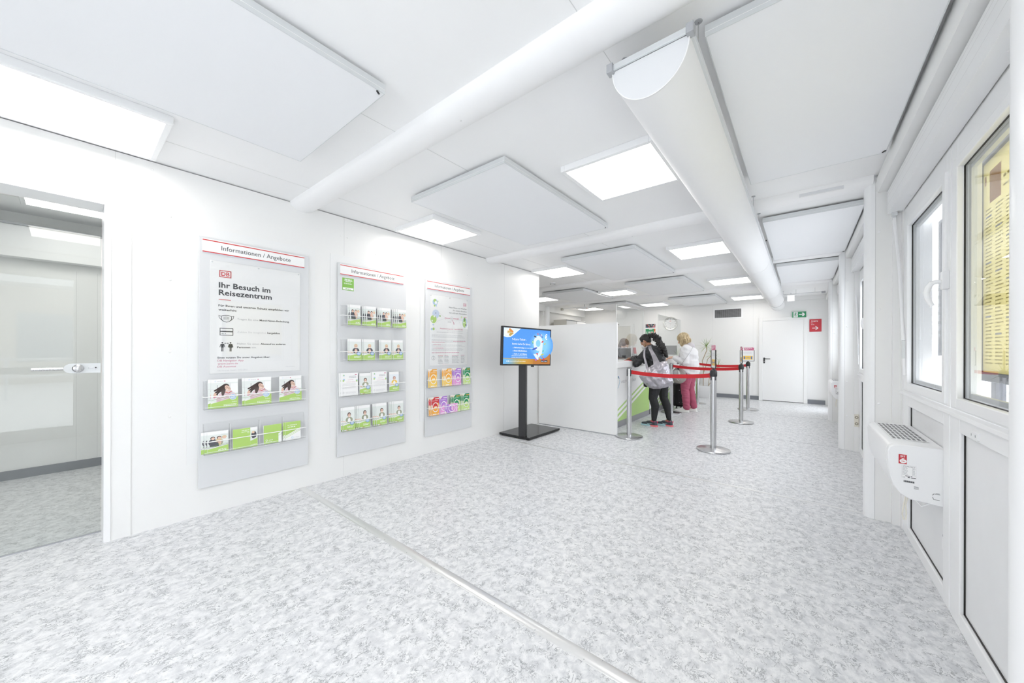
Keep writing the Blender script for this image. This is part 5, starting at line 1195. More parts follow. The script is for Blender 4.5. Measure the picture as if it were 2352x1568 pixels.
# ================================================================== people
def rotz(a): return Matrix.Rotation(a, 3, 'Z')
class Blob:
    """overlapping tapered limbs and ellipsoids fused into one continuous surface"""
    def __init__(s, frame): s.fr = frame; s.pr = []; s.mb = MB()
    def W(s, p): return s.fr(p)
    def cap(s, p0, p1, r0, r1, m, flat=None):
        a, c = s.W(p0), s.W(p1); s.pr.append(('c', a, c, r0, r1, m)); n = 14; k = 5
        d = (c-a); L = d.length; d = d.normalized() if L > 1e-6 else Vector((0, 0, 1)); u = d.orthogonal().normalized(); v = d.cross(u); rings = []
        for i in range(k+1): ph = PI/2*i/k; rings.append((a - d*r0*math.cos(ph), r0*math.sin(ph)))
        for i in range(k+1): ph = PI/2*i/k; rings.append((c + d*r1*math.sin(ph), r1*math.cos(ph)))
        s._rings(rings, u, v, n, m)
    def _rings(s, rings, u, v, n, m):
        vs = [rings[0][0]]
        for p, r in rings[1:-1]:
            for j in range(n): t = 2*PI*j/n; vs.append(p + u*r*math.cos(t) + v*r*math.sin(t))
        vs.append(rings[-1][0]); K = len(rings)-2
        fs = [(0, 1+(j+1) % n, 1+j) for j in range(n)]
        for i in range(K-1): fs += [(1+i*n+j, 1+i*n+(j+1) % n, 1+(i+1)*n+(j+1) % n, 1+(i+1)*n+j) for j in range(n)]
        e = len(vs)-1; fs += [(e, 1+(K-1)*n+j, 1+(K-1)*n+(j+1) % n) for j in range(n)]
        s.mb.add(vs, fs, m, True)
    def ell(s, c, r, m, pitch=0, yaw=0, roll=0):
        """c local (fwd,left,up); r radii along local axes; pitch about the left axis"""
        R0 = Matrix.Rotation(yaw, 3, 'Z') @ Matrix.Rotation(pitch, 3, 'Y') @ Matrix.Rotation(roll, 3, 'X')
        o = s.W((0, 0, 0)); B = Matrix((s.W((1, 0, 0))-o, s.W((0, 1, 0))-o, s.W((0, 0, 1))-o)).transposed(); R = B @ R0; cw = s.W(c)
        s.pr.append(('e', cw, R, Vector(r), m)); n, k = 18, 12
        rings = []; vs = [cw + R @ Vector((0, 0, -r[2]))]
        for i in range(1, k):
            ph = PI*i/k
            for j in range(n): t = 2*PI*j/n; vs.append(cw + R @ Vector((r[0]*math.sin(ph)*math.cos(t), r[1]*math.sin(ph)*math.sin(t), -r[2]*math.cos(ph))))
        vs.append(cw + R @ Vector((0, 0, r[2]))); e = len(vs)-1
        fs = [(0, 1+(j+1) % n, 1+j) for j in range(n)]
        for i in range(k-2): fs += [(1+i*n+j, 1+i*n+(j+1) % n, 1+(i+1)*n+(j+1) % n, 1+(i+1)*n+j) for j in range(n)]
        fs += [(e, 1+(k-2)*n+j, 1+(k-2)*n+(j+1) % n) for j in range(n)]
        s.mb.add(vs, fs, m, True)
    def build(s, name, parent, voxel=.008, smooth=3, crease=None, origin=None):
        O = wloc(parent) if parent is not None else Vector(origin)
        me = bpy.data.meshes.new('tmp'); me.from_pydata(s.mb.v, [], s.mb.f); o = bpy.data.objects.new('tmp', me); COL.objects.link(o)
        md = o.modifiers.new('r', 'REMESH'); md.mode = 'VOXEL'; md.voxel_size = voxel; md.use_smooth_shade = True
        if smooth: ms = o.modifiers.new('s', 'SMOOTH'); ms.factor = .5; ms.iterations = smooth
        dg = bpy.context.evaluated_depsgraph_get(); dg.update(); m2 = bpy.data.meshes.new_from_object(o.evaluated_get(dg)); m2.name = name
        bpy.data.objects.remove(o); bpy.data.meshes.remove(me)
        n = len(m2.vertices); co = np.empty(n*3); m2.vertices.foreach_get('co', co); co = co.reshape(-1, 3)
        ms_ = []; 
        for p in s.pr:
            if p[-1] not in ms_: ms_.append(p[-1])
        nf = len(m2.polygons); fc = np.empty(nf*3); m2.polygons.foreach_get('center', fc); fc = fc.reshape(-1, 3)
        best = np.full(nf, 1e9); idx = np.zeros(nf, int)
        for p in s.pr:
            if p[0] == 'c':
                a, c = np.array(p[1]), np.array(p[2]); d = c-a; L2 = max(1e-9, d@d); t = np.clip((fc-a)@d/L2, 0, 1); dist = np.linalg.norm(fc-(a+t[:, None]*d), axis=1) - (p[3]+(p[4]-p[3])*t)
            else:
                R = np.array(p[2]); q = (fc-np.array(p[1])) @ R; r = np.array(p[3]); k = np.linalg.norm(q/r, axis=1); dist = (k-1)*r.min()
            w = dist < best; best[w] = dist[w]; idx[w] = ms_.index(p[-1])
        for m in ms_: m2.materials.append(m)
        m2.polygons.foreach_set('material_index', idx.astype(np.int32)); m2.polygons.foreach_set('use_smooth', np.ones(nf, bool))
        co -= np.array(O)
        if crease is not None: co = crease(co, m2)
        m2.vertices.foreach_set('co', co.ravel()); m2.update()
        ob = bpy.data.objects.new(name, m2); COL.objects.link(ob); ob['_o'] = [float(x) for x in O]
        if parent is not None: ob.parent = parent
        else: ob.location = O
        return ob
def wrinkle(amp, freq, seed, stretch=(1, 1, 1)):
    rr = np.random.RandomState(seed); K = 9; D_ = rr.randn(K, 3)*freq*np.array(stretch); ph = rr.rand(K)*6.28
    def f(co, me):
        nn = np.empty(len(me.vertices)*3); me.vertices.foreach_get('normal', nn); nn = nn.reshape(-1, 3)
        warp = co + .02*np.sin(co[:, [1, 2, 0]]*9.0)
        s_ = sum(np.sin(warp @ D_[k] + ph[k]) for k in range(K))/math.sqrt(K)
        s_ = -np.abs(s_)+.6
        return co + nn*(amp*s_)[:, None]
    return f
def hand(B, wrist, dirv, up, side, m, curl=.5, scale=1.0, rf=.0082):
    """wrist local point, dirv finger direction, up = back-of-hand normal, side = towards the thumb"""
    w = Vector(wrist); d = Vector(dirv).normalized(); u = Vector(up).normalized(); s_ = Vector(side).normalized()
    palm = w + d*.055*scale
    for k in range(4):
        off = s_*(.030-.020*k)*scale
        B.cap(tuple(w+d*.012+off*.5), tuple(w+d*.088*scale+off), .015*scale, .012*scale, m)
        L = [.044, .048, .045, .036][k]*scale; p = w+d*(.092-.004*abs(k-1.2))*scale+off; a = 0.15
        for j in range(3):
            a += curl*(.5+.35*j); q = p + (d*math.cos(a) - u*math.sin(a))*L*(.62 if j else 1)*(.8 if j == 2 else 1)
            B.cap(tuple(p), tuple(q), rf*scale*(1-.08*j), rf*scale*(1-.08*(j+1)), m); p = q
    p = w + d*.025*scale + s_*.022*scale; q = p + (s_*.75+d*.65-u*.2).normalized()*.040*scale
    B.cap(tuple(w+d*.015), tuple(p), .016*scale, .014*scale, m); B.cap(tuple(p), tuple(q), .0125*scale, .0105*scale, m); B.cap(tuple(q), tuple(q + (d*.9+s_*.25-u*.25).normalized()*.030*scale), .0100*scale, .0085*scale, m)
def head(B, c, pitch, m, s=1.0, lip=None):
    """head centre c, pitch forward (radians); face built from overlapping forms"""
    cp, sp = math.cos(pitch), math.sin(pitch)
    def q(f, l, u): return (c[0] + s*(f*cp + u*sp), c[1] + s*l, c[2] + s*(-f*sp + u*cp))
    B.ell(q(-.010, 0, .035), (.094*s, .074*s, .088*s), m, pitch); B.ell(q(.020, 0, -.020), (.070*s, .062*s, .085*s), m, pitch); B.ell(q(.045, 0, -.072), (.034*s, .036*s, .030*s), m, pitch)
    B.cap(q(.090, 0, .012), q(.108, 0, -.022), .009*s, .014*s, m); B.cap(q(.080, .030, .022), q(.080, -.030, .022), .014*s, .014*s, m)
    B.ell(q(.078, 0, -.052), (.016*s, .026*s, .012*s), lip or m, pitch)
    for l in (-1, 1):
        B.ell(q(.058, l*.034, -.018), (.026*s, .024*s, .024*s), m, pitch); B.ell(q(-.004, l*.076, -.008), (.018*s, .009*s, .030*s), m, pitch); B.cap(q(.006, l*.072, -.03), q(.050, l*.036, -.066), .018*s, .018*s, m)
    return q
def frame(base, f):
    f = Vector((f[0], f[1], 0)).normalized(); l = Vector((-f.y, f.x, 0)); base = Vector(base)
    return lambda p: base + f*p[0] + l*p[1] + Vector((0, 0, p[2]))
def shoe(fr, parent, x, y, z, L, up, sole, name='shoe', swoosh=None, lace=None, ang=0.0, thick=.022, tall=.075):
    ca, sa = math.cos(ang), math.sin(ang)
    def q(f, l, u): return (x + f*ca - l*sa, y + f*sa + l*ca, z+u)
    B = Blob(fr)
    B.cap(q(-.07*L/.27, 0, .050), q(-.07*L/.27, 0, tall), .036, .034, up); B.cap(q(-.075*L/.27, 0, .04), q(.02*L/.27, 0, .036), .034, .036, up); B.cap(q(.02*L/.27, 0, .038), q(.13*L/.27, .004, .028), .036, .026, up); B.cap(q(-.05*L/.27, 0, .068), q(.05*L/.27, 0, .050), .030, .030, up)
    o = B.build(name, parent, .006, 3)
    S = Blob(fr)
    for a, c, r0, r1, m_ in ((-.085, .0, .034, .036, sole), (.0, .14, .038, .030, SWB if swoosh else sole)):
        S.cap(q(a*L/.27, 0, thick*.55), q(c*L/.27, 0, thick*.55), r0, r1, m_)
    so = S.build('sole', o, .006, 2, crease=None)
    zz = np.empty(len(so.data.vertices)*3); so.data.vertices.foreach_get('co', zz); zz = zz.reshape(-1, 3); z0 = 0 - wloc(o).z
    zz[:, 2] = np.clip(zz[:, 2], z0+.001, z0+thick+.003); so.data.vertices.foreach_set('co', zz.ravel()); so.data.update()
    if swoosh:
        b = MB(); vs = []
        pts = [(.050, .046), (.016, .028), (-.048, .058), (.012, .039), (.034, .045)]
        vs = [fr(q(f, .0385, u)) for f, u in pts]; b.add(vs, [tuple(range(len(vs)))], swoosh); b.build('side_mark', o, recalc=False)
    if lace:
        b = MB()
        for k in range(4): p = .02+k*.018; b.tube([fr(q(p, -.018, .078-k*.007)), fr(q(p+.006, 0, .086-k*.007)), fr(q(p, .018, .078-k*.007))], .0028, lace, 6)
        b.build('laces', o)
    return o
JKT = mat('black_quilted_jacket', (.022, .022, .025), .55); LEGG = mat('black_leggings', (.018, .018, .020), .8); MASK = mat('mask_white', (.82, .82, .82), .7)
SHD = mat('shoe_charcoal', (.055, .065, .08), .6); CORAL = mat('shoe_coral', (.85, .20, .22), .5); SWB = mat('shoe_light_blue', (.50, .75, .82), .4); NEONP = mat('shoe_pink_trim', (.75, .05, .16), .5)
SILV = mat('silver_coated_fabric', (.44, .42, .46), .33, .7); bump(SILV, noise(SILV, objcoord(SILV), 11, 2, .4, .6), .8, .035)
bump(HAIRD, noise(HAIRD, objcoord(HAIRD, (6, 6, 2)), 30, 3), .5, .01)
# ---- woman in black ---------------------------------------------------
pw = thing('person', (-1.82, 6.02, 0), 'person with a long black curly ponytail, black jacket and leggings, leaning on the counter', 'person')
fr = frame((-1.82, 6.02, 0), (-.985, .17)); T = lambda *p: p
B = Blob(fr)
q = head(B, (.205, .00, 1.365), .55, SKINB, .92)
B.cap((.10, 0, 1.20), (.165, 0, 1.31), .060, .052, SKINB)
B.ell((.03, 0, 1.06), (.10, .14, .22), SKINB, .25); B.ell((-.02, 0, .82), (.12, .16, .13), SKINB)
SHL, ELL, WRL = (.07, .165, 1.205), (.235, .255, 1.00), (.40, .10, 1.085)
SHR, ELR, WRR = (.09, -.155, 1.205), (.27, -.22, 1.02), (.42, -.02, 1.085)
for a, e, w_ in ((SHL, ELL, WRL), (SHR, ELR, WRR)): B.cap(a, e, .048, .038, SKINB); B.cap(e, w_, .038, .025, SKINB)
hand(B, WRL, (.75, -.5, -.05), (0, 0, 1), (.5, .8, 0), SKINB, .35); hand(B, WRR, (.9, .3, -.05), (0, 0, 1), (.3, -.9, 0), SKINB, .35)
HIPL, KNL, ANL = (0, .09, .78), (.045, .10, .43), (.010, .11, .085); HIPR, KNR, ANR = (-.01, -.09, .78), (-.05, -.09, .43), (-.14, -.09, .085)
for a, e, m2_, w_ in (((-.02, .085, .74), (.03, .10, .45), (-.010, .105, .33), (.005, .11, .10)), ((-.03, -.085, .74), (-.055, -.09, .45), (-.105, -.09, .33), (-.145, -.09, .10))): B.cap(a, e, .085, .045, SKINB); B.cap(e, m2_, .045, .045, SKINB); B.cap(m2_, w_, .045, .027, SKINB); B.cap(w_, (w_[0]+.09, w_[1], .04), .028, .024, SKINB)
B.build('body', pw, .007, 2)
B = Blob(fr)   # jacket
B.ell((.045, 0, 1.11), (.145, .195, .19), JKT, .30); B.ell((.01, 0, .93), (.145, .185, .20), JKT, .15); B.ell((-.02, 0, .80), (.150, .195, .13), JKT); B.cap((.06, .14, 1.20), (.08, -.14, 1.20), .075, .075, JKT)
B.cap((.10, 0, 1.20), (.135, 0, 1.262), .078, .066, JKT)
B.cap(SHL, ELL, .077, .062, JKT); B.cap(ELL, (.37, .13, 1.08), .060, .046, JKT); B.cap(SHR, ELR, .077, .062, JKT); B.cap(ELR, (.40, -.04, 1.085), .060, .044, JKT)
B.cap((.13, .14, .74), (.13, .14, .66), .035, .035, JKT)
B.build('jacket', pw, .008, 1, crease=wrinkle(.009, 30, 3, (.8, .8, 2.4)))
B = Blob(fr)   # leggings
B.ell((-.035, 0, .80), (.150, .180, .13), LEGG); B.ell((-.075, .07, .775), (.115, .095, .125), LEGG); B.ell((-.075, -.07, .775), (.115, .095, .125), LEGG)
B.cap((-.02, .085, .74), (.03, .10, .45), .108, .066, LEGG); B.cap((-.03, -.085, .74), (-.055, -.09, .45), .106, .064, LEGG)
B.cap((.03, .10, .45), (-.010, .105, .33), .064, .064, LEGG); B.cap((-.010, .105, .33), (.005, .11, .12), .064, .040, LEGG)
B.cap((-.055, -.09, .45), (-.105, -.09, .33), .062, .062, LEGG); B.cap((-.105, -.09, .33), (-.145, -.09, .12), .062, .038, LEGG)
B.build('leggings', pw, .008, 2, crease=wrinkle(.0025, 30, 5, (1, 1, 3)))
B = Blob(fr)   # hair cap
B.ell(q(-.014, 0, .046), (.090, .074, .086), HAIRD, .55); B.ell(q(-.050, 0, .010), (.054, .062, .064), HAIRD, .55); B.ell(q(.03, 0, .085), (.050, .054, .036), HAIRD, .3); B.cap(q(-.085, 0, .045), q(-.115, 0, .04), .024, .028, HAIRD)
B.build('hair', pw, .006, 2, crease=wrinkle(.002, 70, 8))
B = Blob(fr); rh = random.Random(5); P_0 = Vector(q(-.105, 0, .055))
path = [P_0, Vector((.060, .03, 1.462)), Vector((-.005, .04, 1.415)), Vector((-.060, .05, 1.335)), Vector((-.105, .05, 1.255)), Vector((-.150, .05, 1.18)), Vector((-.175, .05, 1.11))]
RR = [.026, .040, .048, .047, .042, .030, .012]
for i in range(6): B.cap(tuple(path[i]), tuple(path[i+1]), RR[i], RR[i+1], HAIRD)
for i in range(230):
    t_ = rh.random()*5.9; k = int(t_); p = path[k].lerp(path[k+1], t_-k); r = RR[k]+(RR[k+1]-RR[k])*(t_-k)
    a = rh.random()*6.28; z_ = rh.random()*2-1; p = p + Vector((math.cos(a)*r, math.sin(a)*r, z_*r*.8)); rr_ = .006+rh.random()*.007; B.ell(tuple(p), (rr_, rr_, rr_*2.0), HAIRD)
B.build('ponytail', pw, .005, 1, crease=wrinkle(.003, 90, 2))
B = Blob(fr); B.cap(q(-.092, 0, .047), q(-.104, 0, .045), .031, .031, mat('hair_tie', (.16, .10, .12), .7)); B.build('hair_tie', pw, .006, 1)
B = Blob(fr); B.ell(q(.078, 0, -.055), (.042, .045, .048), MASK, .55); B.build('mask', pw, .006, 2)
b = MB()
for l in (1, -1):
    b.tube([fr(q(.060, l*.046, -.035)), fr(q(.03, l*.069, -.012)), fr(q(-.012, l*.083, .022))], .0022, MASK, 6); b.tube([fr(q(.055, l*.045, -.078)), fr(q(.02, l*.068, -.055)), fr(q(-.010, l*.082, -.035))], .0022, MASK, 6)
b.build('mask_straps', pw)
b = MB(); e = Vector(q(-.002, .082, -.05)); b.tube([fr((e.x+.016*math.sin(a), e.y, e.z-.016+.016*math.cos(a))) for a in np.linspace(0, 6.28, 14)], .002, mat('earring_gold', (.75, .62, .35), .2, 1.0), 6); b.build('earring', pw)
for nm, (x, y) in (('shoe', (.06, .11)), ('shoe', (-.095, -.09))):
    sh = shoe(fr, pw, x, y, .0, .27, SHD, CORAL, nm, SWB, None)
    b = MB(); b.tube([fr((x-.10, y, .085)), fr((x-.08, y+.036, .082)), fr((x-.045, y+.037, .074)), fr((x-.015, y+.024, .088)), fr((x-.02, y, .10))], .0045, NEONP, 8); b.tube([fr((x-.108, y, .06)), fr((x-.118, y, .095))], .005, NEONP, 6); b.build('collar_trim', sh)
    b = MB(); b.tube([fr((x+.02, y+.038, .018)), fr((x+.09, y+.034, .016)), fr((x+.155, y+.012, .018))], .007, SWB, 6); b.build('toe_stripe', sh)
# silver shopper bag
bag = thing('shoulder_bag', tuple(fr((-.20, .24, .60))), 'large shiny silver shopper bag hanging from the shoulder of the woman in black', 'bag')
OUTL = [(1487, 846), (1498, 838), (1507, 833), (1517, 830), (1527, 829), (1531, 842), (1534, 856), (1538, 868), (1541, 877), (1535, 884), (1525, 889), (1513, 892), (1500, 893), (1490, 890), (1482, 882), (1475, 873), (1470, 864), (1478, 857)]
OUTL = [((x-1508)/149.0/.943, 1.22-(y-804)/149.0) for x, y in OUTL]
dense = []
for i in range(len(OUTL)):
    a_, c_ = OUTL[i], OUTL[(i+1) % len(OUTL)]
    for k in range(3): dense.append((a_[0]+(c_[0]-a_[0])*k/3, a_[1]+(c_[1]-a_[1])*k/3))
cA, cZ = sum(p[0] for p in dense)/len(dense), sum(p[1] for p in dense)/len(dense)
def bagw(a_, z, off): return fr((-.135 - .86*a_ - off*.5, .285 - .50*a_ + off*.86, z))
b = MB(); RK = 10
for side in (1, -1):
    vs = []
    for k in range(RK+1):
        s_ = 1-k/RK
        for (a_, z) in dense:
            A_, Z_ = cA+(a_-cA)*s_, cZ+(z-cZ)*s_
            bul = .075*(1-s_**2.2)**.6 * (1-.55*max(0, (Z_-.86)/.18)) + (.013*math.sin(31*A_+19*Z_)+.011*math.sin(47*Z_-23*A_+2)+.007*math.sin(70*A_+55*Z_))*(1-s_**3)
            vs.append(bagw(A_, Z_, side*bul))
    n = len(dense); b.add(vs, [(k*n+i, k*n+(i+1) % n, (k+1)*n+(i+1) % n, (k+1)*n+i) for k in range(RK) for i in range(n)], SILV, True)
b.build('bag_body', bag, smooth_angle=60)
b = MB(); vs = []
def strap(pts, w0, w1, t_=.004):
    K = 24; P = [Vector(p) for p in pts]; vs = []
    for i in range(K+1):
        s_ = i/K*(len(P)-1); k = min(int(s_), len(P)-2); u_ = s_-k; p = P[k].lerp(P[k+1], u_); w = w0+(w1-w0)*i/K; c_ = .0
        for a_, z_ in ((-1, 1), (1, 1), (1, -1), (-1, -1)): vs.append(fr((p.x + a_*w, p.y+z_*t_, p.z + a_*w*.25)))
    b.add(vs, [(4*i+j, 4*i+(j+1) % 4, 4*(i+1)+(j+1) % 4, 4*(i+1)+j) for i in range(K) for j in range(4)], SILV, True)
strap([(.060, .11, 1.296), (.05, .175, 1.288), (.0, .240, 1.235), (-.06, .262, 1.15), (-.11, .275, 1.06), (-.135, .288, .985)], .014, .058)
strap([(.075, .11, 1.296), (.09, .175, 1.288), (.095, .250, 1.225), (.075, .295, 1.12), (.03, .325, 1.02), (.0, .335, .93)], .010, .020)
b.build('strap', bag, smooth_angle=60)
# ---- blond woman ------------------------------------------------------
WJ = mat('white_jacket', (.80, .80, .82), .75); MAG = mat('magenta_trousers', (.42, .085, .15), .7); WSH = mat('white_canvas', (.82, .82, .79), .6); SCARF = mat('light_grey_scarf', (.60, .57, .60), .8)
pb = thing('person', (-1.775, 7.77, 0), 'person with blond bobbed hair, white jacket and pink trousers at the counter', 'person')
fr = frame((-1.775, 7.77, 0), (-1, .05))
B = Blob(fr); q = head(B, (.085, 0, 1.435), .45, SKIN, 1.0)
B.cap((.02, 0, 1.25), (.06, 0, 1.36), .062, .054, SKIN); B.ell((-.03, 0, 1.08), (.10, .15, .24), SKIN); B.ell((-.02, 0, .86), (.12, .17, .14), SKIN)
SHL, ELL, WRL = (-.01, .18, 1.24), (-.02, .235, .985), (.215, .165, 1.075); SHR, ELR, WRR = (0, -.18, 1.24), (.03, -.24, 1.0), (.27, -.09, 1.085)
for a, e, w_ in ((SHL, ELL, WRL), (SHR, ELR, WRR)): B.cap(a, e, .048, .040, SKIN); B.cap(e, w_, .040, .026, SKIN)
hand(B, WRL, (1, -.10, -.06), (0, .25, 1), (.1, -1, .3), SKIN, .45, 1.0); hand(B, WRR, (.95, .25, -.10), (0, -.2, 1), (.3, .9, .2), SKIN, .5, 1.0)
for l, kx, ax in ((.095, .03, -.01), (-.095, -.0, -.08)): B.cap((0, l, .84), (kx, l, .47), .085, .055, SKIN); B.cap((kx, l, .47), (ax, l, .085), .05, .032, SKIN); B.cap((ax, l, .085), (ax+.09, l, .04), .03, .024, SKIN)
B.build('body', pb, .007, 2)
B = Blob(fr)
B.ell((-.03, 0, 1.12), (.165, .215, .20), WJ, .12); B.ell((-.03, 0, .95), (.175, .215, .20), WJ); B.ell((-.03, 0, .82), (.190, .225, .14), WJ); B.cap((-.02, .15, 1.24), (-.01, -.15, 1.24), .082, .082, WJ)
B.cap(SHL, ELL, .080, .068, WJ); B.cap(ELL, (.185, .175, 1.062), .066, .050, WJ); B.cap(SHR, ELR, .080, .066, WJ); B.cap(ELR, (.22, -.12, 1.068), .064, .048, WJ); B.cap((-.01, 0, 1.27), (.02, 0, 1.31), .085, .072, WJ)
B.build('jacket', pb, .009, 2, crease=wrinkle(.010, 17, 21, (1, 1, 1.4)))
B = Blob(fr); B.cap((-.055, 0, 1.30), (.03, 0, 1.30), .080, .078, SCARF); B.cap((.08, .06, 1.25), (.12, .05, 1.08), .035, .030, SCARF); B.cap((.12, .05, 1.08), (.165, .05, .96), .030, .024, SCARF); B.cap((.02, .07, 1.31), (.08, .06, 1.25), .038, .035, SCARF)
B.build('scarf', pb, .008, 2, crease=wrinkle(.004, 40, 6))
DT = mat('dark_hem', (.03, .05, .06), .7)
B = Blob(fr); B.ell((-.02, 0, .775), (.160, .195, .075), DT); B.build('shirt_hem', pb, .01, 2)
B = Blob(fr); B.ell((-.03, 0, .82), (.155, .190, .11), MAG)
B.cap((-.015, .095, .78), (.02, .10, .47), .112, .080, MAG); B.cap((.02, .10, .47), (-.015, .10, .105), .078, .066, MAG); B.cap((-.03, -.095, .78), (-.02, -.10, .47), .110, .078, MAG); B.cap((-.02, -.10, .47), (-.09, -.10, .105), .076, .062, MAG)
B.build('trousers', pb, .008, 2, crease=wrinkle(.006, 22, 9, (1, 1, 1.8)))
HB = HAIRY; n_, l_, b_ = nodes(HAIRY)
v_ = objcoord(HAIRY, (26, 26, 2.5)); l_.new(ramp(HAIRY, noise(HAIRY, v_, 1.6, 4, .6, .6), [(.36, (.24, .17, .09)), (.50, (.52, .40, .23)), (.66, (.78, .65, .43))]), b_.inputs['Base Color']); bump(HAIRY, noise(HAIRY, v_, 3, 3), .4, .01)
B = Blob(fr); B.ell(q(-.018, 0, .035), (.118, .104, .108), HB, .45); B.ell(q(-.040, 0, -.045), (.098, .110, .085), HB, .45); B.ell(q(.01, .070, -.045), (.070, .040, .095), HB, .45); B.ell(q(.01, -.070, -.045), (.070, .040, .095), HB, .45); B.ell(q(.045, .062, -.09), (.038, .030, .055), HB, .6); B.ell(q(.045, -.062, -.09), (.038, .030, .055), HB, .6)
B.build('hair', pb, .007, 2, crease=wrinkle(.0025, 55, 31, (1.5, 1.5, .3)))
for x, y in ((.055, .10), (-.035, -.10)): shoe(fr, pb, x, y, 0, .285, WSH, WSH, 'shoe', None, WHT, 0.05, .024, .080)
for (x, y), (x2, y2) in (((WRL[0], WRL[1]), (0, 0)),):
    b = MB(); b.tube([fr((WRL[0]-.02, WRL[1]+.032*math.cos(a), WRL[2]-.004+.032*math.sin(a))) for a in np.linspace(0, 6.28, 16)], .007, MASK, 6); b.build('cuff', pb)
    b = MB(); b.tube([fr((WRL[0]+.118, WRL[1]-.02+.0105*math.cos(a), WRL[2]+.0+.0105*math.sin(a))) for a in np.linspace(0, 6.28, 12)], .0035, STEEL, 6); b.build('ring', pb)
bg2 = thing('handbag', tuple(fr((.11, .30, .58))), 'grey rounded crossbody handbag hanging at the hip of the blond woman', 'bag')
GB = mat('grey_suede', (.36, .33, .31), .7); GBL = mat('grey_patent', (.50, .50, .50), .25, .3)
B = Blob(fr); B.ell((.08, .285, .735), (.135, .050, .155), GB); B.ell((.08, .285, .69), (.140, .058, .115), GB); B.build('bag_body', bg2, .008, 2, crease=wrinkle(.004, 22, 12))
B = Blob(fr); B.ell((.115, .320, .745), (.085, .030, .105), GBL); B.build('front_flap', bg2, .007, 2)
b = MB(); b.tube([fr((.06, .34, .86)), fr((.02, .33, .95)), fr((-.06, .30, 1.08)), fr((-.13, .23, 1.22)), fr((-.13, .10, 1.30))], .010, GBL, 8, .35); b.tube([fr((.22, .33, .86)), fr((.15, .30, .91)), fr((.06, .335, .87))], .007, GB, 8)
b.build('strap', bg2)
b = MB(); b.sphere(fr((.07, .345, .865)), (.020, .020, .020), BLACK, 12, 8); b.tube([fr((.05, .345, .66)), fr((.07, .350, .63)), fr((.09, .346, .66))], .006, STEEL, 8); b.build('clasp', bg2)
# ---- clerk --------------------------------------------------------------
BLU = mat('clerk_blue_grey', (.28, .31, .36), .7)
ch = thing('office_chair', (-2.98, 7.40, 0), 'dark office chair under the seated clerk behind the counter', 'chair')
b = MB(); b.box((-3.20, 7.17, .55), (-2.76, 7.62, .63), DKP); b.build('seat', ch, bevel=.02)
b = MB(); b.box((-3.24, 7.22, .68), (-3.19, 7.58, 1.10), DKP); b.box((-3.22, 7.37, .56), (-3.18, 7.43, .70), BLACK); b.build('backrest', ch, bevel=.015)
b = MB(); b.cyl((-2.98, 7.40, .08), (-2.98, 7.40, .56), .025, STEEL)
for k in range(5): a = k*2*PI/5; b.cyl((-2.98, 7.40, .10), (-2.98+.27*math.cos(a), 7.40+.27*math.sin(a), .06), .016, BLACK); b.sphere((-2.98+.27*math.cos(a), 7.40+.27*math.sin(a), .03), .03, BLACK, 10, 6)
b.build('base', ch)
pc = thing('person', (-2.98, 7.40, .63), 'person with brown hair seated behind the counter, seen through the acrylic screen', 'person')
fr = frame((-3.00, 7.40, 0), (1, -.45))
B = Blob(fr); q = head(B, (.10, 0, 1.33), .35, SKIN, 1.0); B.cap((.02, 0, 1.14), (.07, 0, 1.26), .058, .05, SKIN); B.ell((-.02, 0, .95), (.10, .14, .24), SKIN); B.ell((0, 0, .74), (.12, .16, .10), SKIN)
ARM = []
for l in (1, -1):
    a, e, w_ = (0, .16*l, 1.12), (.10, .22*l, .88), (.22, .12*l, 1.06); ARM.append((a, e, w_)); B.cap(a, e, .045, .038, SKIN); B.cap(e, w_, .038, .026, SKIN); hand(B, w_, (1, -.2*l, 0), (0, 0, 1), (.2, -l, 0), SKIN, .35)
    B.cap((0, .09*l, .70), (.28, .10*l, .70), .075, .055, SKIN); B.cap((.28, .10*l, .70), (.26, .10*l, .28), .05, .035, SKIN); B.cap((.26, .10*l, .28), (.36, .10*l, .25), .03, .03, SKIN)
B.build('body', pc, .008, 2)
B = Blob(fr); B.ell((-.02, 0, .97), (.14, .185, .24), BLU); B.cap((0, .14, 1.12), (0, -.14, 1.12), .07, .07, BLU)
for a, e, w_ in ARM: B.cap(a, e, .062, .052, BLU); B.cap(e, tuple(Vector(e).lerp(Vector(w_), .8)), .050, .040, BLU)
B.build('blouse', pc, .01, 2, crease=wrinkle(.005, 20, 14))
B = Blob(fr); B.ell((0, 0, .74), (.14, .18, .10), DKP)
for l in (1, -1): B.cap((0, .09*l, .71), (.28, .10*l, .71), .090, .070, DKP); B.cap((.28, .10*l, .71), (.26, .10*l, .33), .068, .055, DKP)
B.build('trousers', pc, .01, 2)
B = Blob(fr); B.ell(q(-.018, 0, .04), (.112, .092, .100), HAIRB, .35); B.ell(q(-.045, 0, -.05), (.080, .098, .12), HAIRB, .3); B.cap(q(-.02, .075, .0), q(.0, .085, -.16), .032, .026, HAIRB); B.cap(q(-.02, -.075, .0), q(.0, -.085, -.16), .032, .026, HAIRB)
B.build('hair', pc, .008, 2, crease=wrinkle(.003, 50, 17))
B = Blob(fr); B.ell(q(.076, 0, -.050), (.044, .046, .046), MASK, .35); B.build('mask', pc, .007, 2)
for l in (1, -1): shoe(fr, pc, .33, .10*l, .22-.0, .26, DKP, BLACK, 'shoe') if False else None
